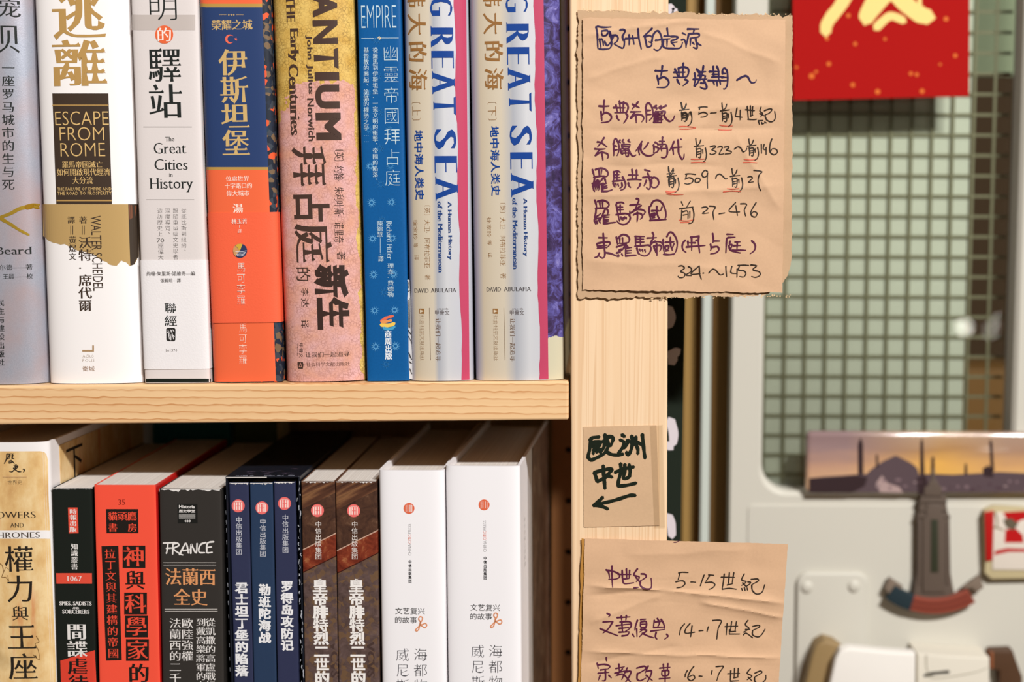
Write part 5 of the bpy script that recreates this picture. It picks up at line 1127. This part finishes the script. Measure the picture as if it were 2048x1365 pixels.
front.pen(3.2, INK2, '1015 905 960 1000 890 1100;965 1010 950 1090 970 1170;1000 950 995 1080 1060 1160 1150 1190 1230 1165 1270 1120;1140 930 1090 1010 1040 1060;1240 970 1250 1060 1240 1130;1265 920 1340 960;1255 1010 1330 1030 1320 1100 1270 1130;1415 820 1410 900 1410 1010;1350 905 1460 905;1320 965 1480 960;1340 1050 1490 1040;1490 980 1510 1080 1500 1180 1450 1225 1390 1215;1380 1000 1400 1100;'
 '1640 905 1600 1000 1550 1090;1600 1000 1620 1080 1630 1165;1600 1030 1800 1015;1715 870 1725 1000 1730 1130 1770 1220 1800 1255 1830 1220 1838 1150;1770 860 1790 870')
use('N4')
def qian(dx, dy, sx=1.0, sy=1.0):
    d = '145 95 150 140 158 180;212 110 195 160 165 185;122 200 250 185;150 215 155 280 155 335;155 235 205 225 215 260 205 340 180 335;165 270 205 262;165 300 205 290;235 235 238 290;270 215 285 300 270 370 230 405'
    o = []
    for st in d.split(';'):
        v = st.split(); o.append(' '.join(str((float(q)-145)*sx+145+dx if i % 2 == 0 else (float(q)-95)*sy+95+dy) for i, q in enumerate(v)))
    front.pen(2.1, INK3, ';'.join(o), taper=.3)
qian(0, 0); qian(530, 8, .95, 1.0); qian(190, 470, 1.0, 1.02); qian(880, 476, .9, .9); qian(-160, 862, .95, 1.0); qian(660, 862, 1.0, .98)
front.pen(2.2, INK3, '370 165 430 155 488 158;385 170 375 245;372 248 430 225 478 240 480 265 440 285 400 288;525 235 605 230;872 165 860 230 850 275;855 278 940 290;915 195 912 325;980 190 1100 205;1005 145 1012 230 1020 315;1045 140 1050 275;1075 150 1070 260;1045 275 1080 262;1012 315 1080 320 1130 315', taper=.3)
front.pen(2.2, INK3, '1185 155 1170 210 1205 240 1180 285;1165 240 1225 270;1150 345 1165 385;1145 335 1210 330;1190 355 1200 375 1225 370;1230 350 1255 365;1225 205 1300 180 1325 195 1290 235 1235 260;1235 260 1255 320 1310 350 1355 330 1370 280 1360 210', taper=.3)
front.pen(2.2, INK3, '520 675 580 660 590 680 545 710 595 735 590 760 540 775 518 762;620 680 665 670 680 690 640 770 700 765;705 680 755 672 765 690 730 715 795 735 785 760 715 768;835 705 880 675 920 690 950 740 990 720 1000 690;1188 640 1190 760;1225 640 1215 700 1255 712;1250 680 1250 775;1325 570 1300 650 1300 740 1350 778 1395 750 1385 710 1330 700 1305 745', taper=.3)
front.pen(2.2, INK3, '200 1030 260 1025 335 1035;215 1035 205 1090;195 1095 250 1075 300 1100 285 1140 230 1160 190 1150;345 1080 325 1110 340 1140 380 1130 395 1100 370 1082 345 1085;490 1000 455 980 415 1030 440 1070 480 1050 490 1010 485 1100 490 1215;595 1085 610 1045 650 1030 690 1060 720 1090 745 1085;1010 1070 1050 1060 1070 1085 1020 1135 1085 1130;1090 980 1140 985 1195 1000 1160 1040 1145 1120 1160 1200 1182 1248', taper=.3)
for d in ('112 412 200 408 335 425', '128 445 230 445 335 430', '645 392 720 405 815 402', '630 450 720 458 805 452', '275 835 360 838 455 832', '275 880 370 876 465 878', '965 838 1050 845 1135 835', '948 878 1040 876 1135 882', '745 1218 820 1225 895 1216', '692 1262 800 1250 920 1258', '-50 1250 20 1262 100 1248', '-30 1285 60 1298 175 1295'): front.pen(1.8, RED_, d, part='red_underline', taper=.4)
use('N5'); front.pen(3.3, INK2, '155 90 180 180 200 250;215 100 320 70 420 90 485 160 470 230 430 245;290 95 300 240;350 110 335 235;180 260 300 240 410 232;205 270 190 360 175 380;270 310 200 380 145 388;290 330 230 375;400 240 340 330 280 385;400 245 430 330 440 390;150 390 290 375;165 430 185 520 205 560;215 440 235 530;260 430 280 540;300 400 310 520;165 430 290 400;340 385 360 470 350 555;355 420 460 385;380 380 380 550;365 460 465 440;365 500 470 480;350 555 480 550 575 520')
front.pen(3.3, INK2, '600 140 610 240 600 330;600 145 690 130 745 155;620 205 720 205;620 265 740 262;580 345 700 330 800 325;680 140 675 330;785 245 830 330 855 420 820 500 750 530;590 370 610 430 635 470;645 385 660 440;690 400 710 450;770 370 780 450 730 490;'
 '985 85 1000 200 985 310;1080 100 1085 200 1075 305;915 210 1120 212;895 310 1040 300 1185 315;910 370 920 430 960 475;1160 385 1150 440 1095 505;1250 100 1375 135;1210 262 1320 255 1410 255;1315 170 1350 260 1375 380 1370 480 1330 510 1290 470;1290 320 1270 380 1240 440;1400 400 1400 300 1450 260 1520 290 1550 370 1520 450 1440 480 1370 420')
front.pen(3.3, INK2, '205 735 235 830 245 905;260 770 370 745 470 780 505 840 470 890 420 905;310 775 325 905;370 765 375 900;220 915 340 905 440 905;235 920 225 1020 195 1095;205 1105 270 1070 330 1020;420 940 370 1050 325 1160;440 910 485 960 480 1040;195 1140 330 1110;195 1160 215 1210 235 1250;245 1170 265 1235;290 1150 325 1225;385 1060 395 1150 385 1240;400 1060 520 1050;400 1100 510 1095;400 1150 500 1150;400 1190 500 1180;395 1235 520 1220 645 1205')
front.pen(3.2, INK2, '660 800 770 785 825 815;655 830 670 900 690 1010 710 1100 730 1185;740 840 745 1010;690 890 800 885;690 940 815 935;650 1045 780 1025 900 1030 950 1100 930 1180 860 1240 780 1250 700 1210 670 1170;755 1090 765 1150;800 1110 800 1165;830 1090 840 1140;865 1100 875 1140;'
 '1075 710 1110 710 1130 750 1105 810 1060 920 1020 950;940 845 1060 835 1160 825;1185 850 1110 900 1020 950;940 1080 940 960;960 1010 1080 940 1200 940 1265 990 1200 1080;1015 1050 1100 1015 1180 1030 1210 1090 1160 1140;1100 990 1105 1090 1095 1195')
front.pen(3.3, INK2, '1355 870 1350 980 1370 1080 1385 1165;1380 870 1430 770 1530 740 1620 800 1680 920 1705 1050 1680 1140;1395 965 1480 960 1570 965;1510 870 1510 1000 1540 1090 1580 1160;1620 880 1590 960;1400 1020 1405 1075 1470 1060 1465 1010 1395 1022;1410 1110 1475 1105;1360 1165 1540 1155 1710 1145;1420 1045 1460 1040')
front.pen(2.1, INK3, '1755 35 1755 120 1785 180;1855 70 1820 140 1785 180;1720 188 1890 180;1770 230 1755 330 1765 440;1770 270 1850 240 1880 310 1860 380')
front.pen(2.0, RED_, '1700 560 1800 585 1890 560', part='red_underline'); front.pen(1.8, RED_, '1710 605 1800 625 1890 615', part='red_underline')
use('K'); front.pen(2.1, INK3, '512 888 520 905;552 886 535 915;503 920 565 912;515 925 512 970;515 935 540 930 542 965;520 948 538 945;550 930 550 960;562 915 568 945 562 978 545 985', taper=.3)
front.pen(2.2, INK3, '602 915 622 912 628 922 605 940 632 938;636 908 662 912 652 935 656 968;678 942 704 938;752 892 722 930 770 934;752 905 760 950;772 898 800 900 790 925 796 952;842 892 820 930 822 950 838 956 846 940 832 932 822 942', taper=.3)
for d in ('503 970 535 974 570 968', '508 980 530 980 548 979'): front.pen(1.8, RED_, d, part='red_underline', taper=.4)
use('N6'); front.pen(3.3, INK2, '100 90 205 92;155 38 165 180 175 290 150 330 105 305;80 160 150 145 220 140 235 165 195 210;80 160 95 220;95 190 200 180;85 215 200 205;110 270 90 310 55 322;180 265 250 280 335 315;'
 '308 80 325 170;325 100 380 55 440 70 462 110 440 150 330 158;380 90 385 150;350 100 350 150;310 200 370 180 430 170;420 170 380 230 310 270;340 240 370 220;310 270 360 262;330 290 345 310;370 280 385 305;420 170 455 210;420 190 415 310;425 215 490 205;425 245 485 240;425 270 485 268;415 305 480 300 545 295')
front.pen(3.2, INK2, '525 75 640 78;535 78 535 185;590 80 590 185;540 110 630 108;540 145 635 142;525 190 620 185 690 180 715 220 690 280 640 305 590 290;548 210 565 270 585 285;580 225 590 250;610 230 620 255;640 230 650 260;730 28 745 60 735 95;665 95 780 90;745 95 720 130 705 155;765 130 720 150;700 190 740 145 820 140 850 170;745 185 760 230 775 270;750 190 820 180 835 210 815 250;780 160 785 300;'
 '855 110 860 200 870 270;900 80 925 35 960 30 1005 90 1022 160 1010 240 980 290;880 145 985 140;940 85 945 180 965 240;880 190 920 185 915 225 885 230;880 190 885 230;885 245 925 242;985 160 960 220;860 285 930 290 990 280')
front.pen(3.2, INK2, '1118 120 1090 150 1080 200 1095 240 1125 262;1175 85 1265 78;1145 130 1150 195;1190 90 1190 240;1235 150 1150 150;1125 200 1240 190 1350 182;1275 70 1270 150 1285 270;1240 80 1280 65;1240 120 1275 130;1435 40 1445 100 1440 150;1445 130 1520 130;1410 165 1420 215 1410 240;1420 205 1490 195 1508 235 1470 270 1410 280;1600 50 1680 52;1610 90 1700 85;1600 95 1595 180 1590 270;1640 130 1635 170 1665 175 1640 235;1625 180 1650 240 1760 270;1695 140 1760 140;1680 185 1765 182;1725 140 1720 235;1660 240 1740 238 1825 238;1890 125 1925 160 1935 200 1920 245 1875 278')
front.pen(2.2, INK3, '1035 425 1080 420 1105 450 1060 485 1110 510 1100 550 1050 560 1030 540;1150 430 1185 450 1180 490 1120 530 1190 535;1280 420 1180 515 1290 512;1280 425 1285 520 1305 580;1320 505 1335 506;1390 505 1430 462 1470 470 1520 525 1565 515;1590 425 1592 480 1600 550;1662 425 1650 500 1720 510;1722 455 1720 555;1730 415 1800 412 1860 415;1750 420 1740 470 1800 478 1825 510 1800 550 1750 545;1880 410 1950 420 1905 465 1980 490 1990 530 1940 555 1890 545', taper=.3)
front.flush()
# small label
lab = thing('paper_label', 'small square kraft label with bold black characters and an arrow pointing left', 'label')
ln2_ = Note([(1166, 854.5), (1313, 851), (1319, 1052), (1168, 1055)], -.0004, .00006, 9, lab); ln2_.lift = .00018
ln2_.sheet('sheet', kraft('kraft_label', (212, 175, 138), 4.0), nx=40, ny=50, rag=(.0001, .0001, .0001, .0001))
tp = Note([(1300, 853), (1326, 850), (1331, 1056), (1309, 1056)], -.0008, .00003, 19, lab)
tm = bpy.data.materials.new('clear_tape'); tm.use_nodes = True; nt = tm.node_tree; nt.nodes.remove(nt.nodes['Principled BSDF']); a_ = nt.nodes.new('ShaderNodeBsdfTransparent'); a_.inputs[0].default_value = (.992, .986, .97, 1); b_ = nt.nodes.new('ShaderNodeBsdfGlossy'); b_.inputs['Roughness'].default_value = .25
m_ = nt.nodes.new('ShaderNodeMixShader'); m_.inputs[0].default_value = .07; nt.links.new(a_.outputs[0], m_.inputs[1]); nt.links.new(b_.outputs[0], m_.inputs[2]); nt.links.new(m_.outputs[0], nt.nodes['Material Output'].inputs[0])
tp.sheet('tape_strip', tm, nx=6, ny=30, thick=.00005)
use('LB'); BI = (22, 30, 18)
ln2_.pen(6.2, BI, '130 210 180 175 265 165;150 200 135 330 108 435;108 435 150 480 230 450 330 395;190 235 270 230 275 290;190 230 185 300 260 300;205 262 255 262;180 375 185 400;175 350 225 340 230 380;245 340 290 380;260 340 300 330;240 250 330 220 400 170;340 130 345 220 320 320 270 360 240 330;350 160 440 165 450 210 415 290;375 210 385 290 350 370 310 410;370 370 430 405 520 415', taper=.2)
ln2_.pen(6.2, BI, '572 135 610 160;545 205 600 230;600 230 595 290 540 370 515 415;515 415 590 400;640 210 655 240 600 320;650 210 690 235;705 150 715 250 695 350 655 415 635 370;765 160 760 250 790 330 790 395;720 170 760 280;850 130 865 270 880 400 888 460;700 250 780 240 860 285', taper=.15)
ln2_.pen(6.2, BI, '195 645 215 700 235 778;200 650 310 620 420 600 430 625 350 700;235 775 330 730 385 700 440 715;318 555 325 680 335 790 342 870;480 650 600 600 735 575;555 530 560 640 530 750 520 840;612 540 610 640 590 730;670 540 685 620 675 710;590 720 620 735 675 710;520 838 640 825 765 795', taper=.1)
ln2_.pen(6.2, BI, '758 965 680 965 540 1010 400 1050 280 1075;310 990 260 1040 185 1100;185 1100 290 1110 380 1150;280 1080 190 1100', taper=.1)
ln2_.flush()
# lower note
note3 = thing('paper_note', 'creased kraft note of handwritten medieval dates on the lower post, below the arrow label', 'note')
cre = [(1175, 1170, 1570, 1205, 7, .0009), (1175, 1190, 1400, 1182, 9, -.0006), (1400, 1205, 1570, 1235, 6, .0007), (1170, 1305, 1565, 1312, 5, .0006), (1175, 1330, 1360, 1290, 8, -.0004), (1180, 1245, 1330, 1190, 8, .0004), (1250, 1110, 1500, 1100, 18, .0004), (1170, 1440, 1560, 1430, 8, .0006)]
n3 = Note([(1170, 1078), (1575, 1088), (1548, 1500), (1158, 1500)], -.0022, .0008, 14, note3, cre, curl=.004)
n3.sheet('sheet', kraft('kraft_lower', (220, 178, 141), 7.0), rag=(.0002, .0002, .0003, .0003))
st_ = Note([(1163, 1078), (1171, 1079), (1166, 1500), (1153, 1500)], -.0014, .0001, 15, note3); st_.sheet('glued_edge', mat('glue_strip', (186, 132, 62), .6), nx=6, ny=60, rag=(.0002, .0003, .0002, .0004))
use('P1'); n3.pen(3.0, INK2, '172 160 200 190 210 250;235 120 235 230 242 350;175 165 240 175 310 205 315 240 270 262 200 262;300 210 440 212;345 165 350 260 370 310 470 300;390 150 395 250;425 165 420 255;355 260 420 255;510 150 470 215 530 240 495 290;490 240 530 290;470 355 520 350;545 205 590 210 600 240 540 280;540 280 540 330 590 365 655 355 655 250')
n3.pen(3.0, INK2, '180 628 215 645 200 665;140 720 245 715;245 715 200 790 140 840;105 790 200 830 300 868;290 675 430 665;335 655 340 700;390 650 385 700;280 760 440 740;340 710 350 830;310 790 420 780;320 720 430 720 435 780 380 820;310 830 420 825;340 870 400 860 420 830;455 850 475 880;'
 '510 700 490 760 480 810;500 790 505 880;540 695 600 690;545 720 600 715 600 770 545 775 540 720;545 745 600 742;600 780 530 830;540 800 610 810 560 850 530 880;560 840 620 870 685 890;690 700 680 770;720 680 745 730 720 780;700 720 770 715;760 690 790 740 800 790;680 780 790 775;650 820 800 800;710 830 700 880 720 905;820 850 835 875 800 905')
n3.pen(3.0, INK2, '175 1098 178 1140;75 1160 90 1220;90 1180 160 1175 215 1195 190 1225;110 1235 180 1225;85 1270 205 1260;165 1240 165 1340 130 1350;110 1290 90 1345;200 1290 230 1320;'
 '310 1170 315 1260;275 1220 370 1200;265 1270 400 1240;350 1220 280 1300;290 1290 360 1280 340 1340;400 1210 370 1280;370 1260 440 1250 400 1340 350 1400;370 1290 440 1370;500 1215 580 1195 600 1220 540 1260 510 1270;510 1270 505 1330 540 1350 600 1320;625 1190 590 1270;600 1250 660 1245 640 1320 600 1380;600 1290 670 1350;745 1215 860 1205;785 1170 790 1240;835 1165 830 1240;770 1245 840 1240 835 1290 775 1295 770 1245;805 1235 805 1400;740 1330 860 1320')
use('P2'); n3.pen(2.3, INK3, '145 195 190 188 250 192;160 195 140 270;115 290 190 280 215 310 180 345 125 355;275 292 330 295;420 215 400 270 378 335;465 215 525 220;478 225 440 285;430 300 500 295 535 320 510 355 470 372;600 240 745 242;635 205 625 290 612 370;690 190 680 300 665 325;738 190 720 300;665 325 725 310;612 370 690 360 765 370;'
 '850 205 820 270 870 290 820 330;830 300 880 350;820 360 830 385;850 350 860 385;880 360 885 380;885 290 920 300 870 340;920 265 985 258 1000 280 930 320;930 320 935 380 980 420 1040 400 1068 320', taper=.3)
n3.pen(2.3, INK3, '210 740 170 790 155 860;270 735 225 790 220 840 320 830;290 760 275 880;365 815 410 812;465 770 450 825;510 705 560 700 605 712 570 790 555 905;640 770 780 765;665 735 655 860;715 715 700 820;765 715 750 820;690 850 800 850;690 800 690 850;700 825 760 820;'
 '890 700 860 750 900 790 840 830;860 800 910 800;840 860 870 840 940 890;935 770 1000 755 1010 775 940 810;940 810 940 860 1000 880 1040 850 1072 795', taper=.3)
n3.pen(2.3, INK3, '240 1240 215 1285;220 1280 215 1310;310 1195 270 1250 245 1320 280 1350 320 1320 300 1290 255 1310;365 1300 400 1303;505 1240 495 1285;545 1200 590 1195 625 1200 580 1270 555 1350;670 1275 800 1270;705 1240 700 1350;745 1215 740 1320;785 1215 780 1310;700 1355 790 1350;735 1320 785 1310;915 1220 880 1270 930 1300 880 1340;890 1310 930 1350;960 1270 1020 1245 1035 1265 960 1310;960 1310 965 1360 1020 1380 1075 1340 1080 1290', taper=.3)
use('L'); n3.pen(1.6, INK2, '545 664 562 662 574 652', part='handwriting')
n3.flush()
bpy.data.objects.remove(_fo); bpy.data.curves.remove(_fc)
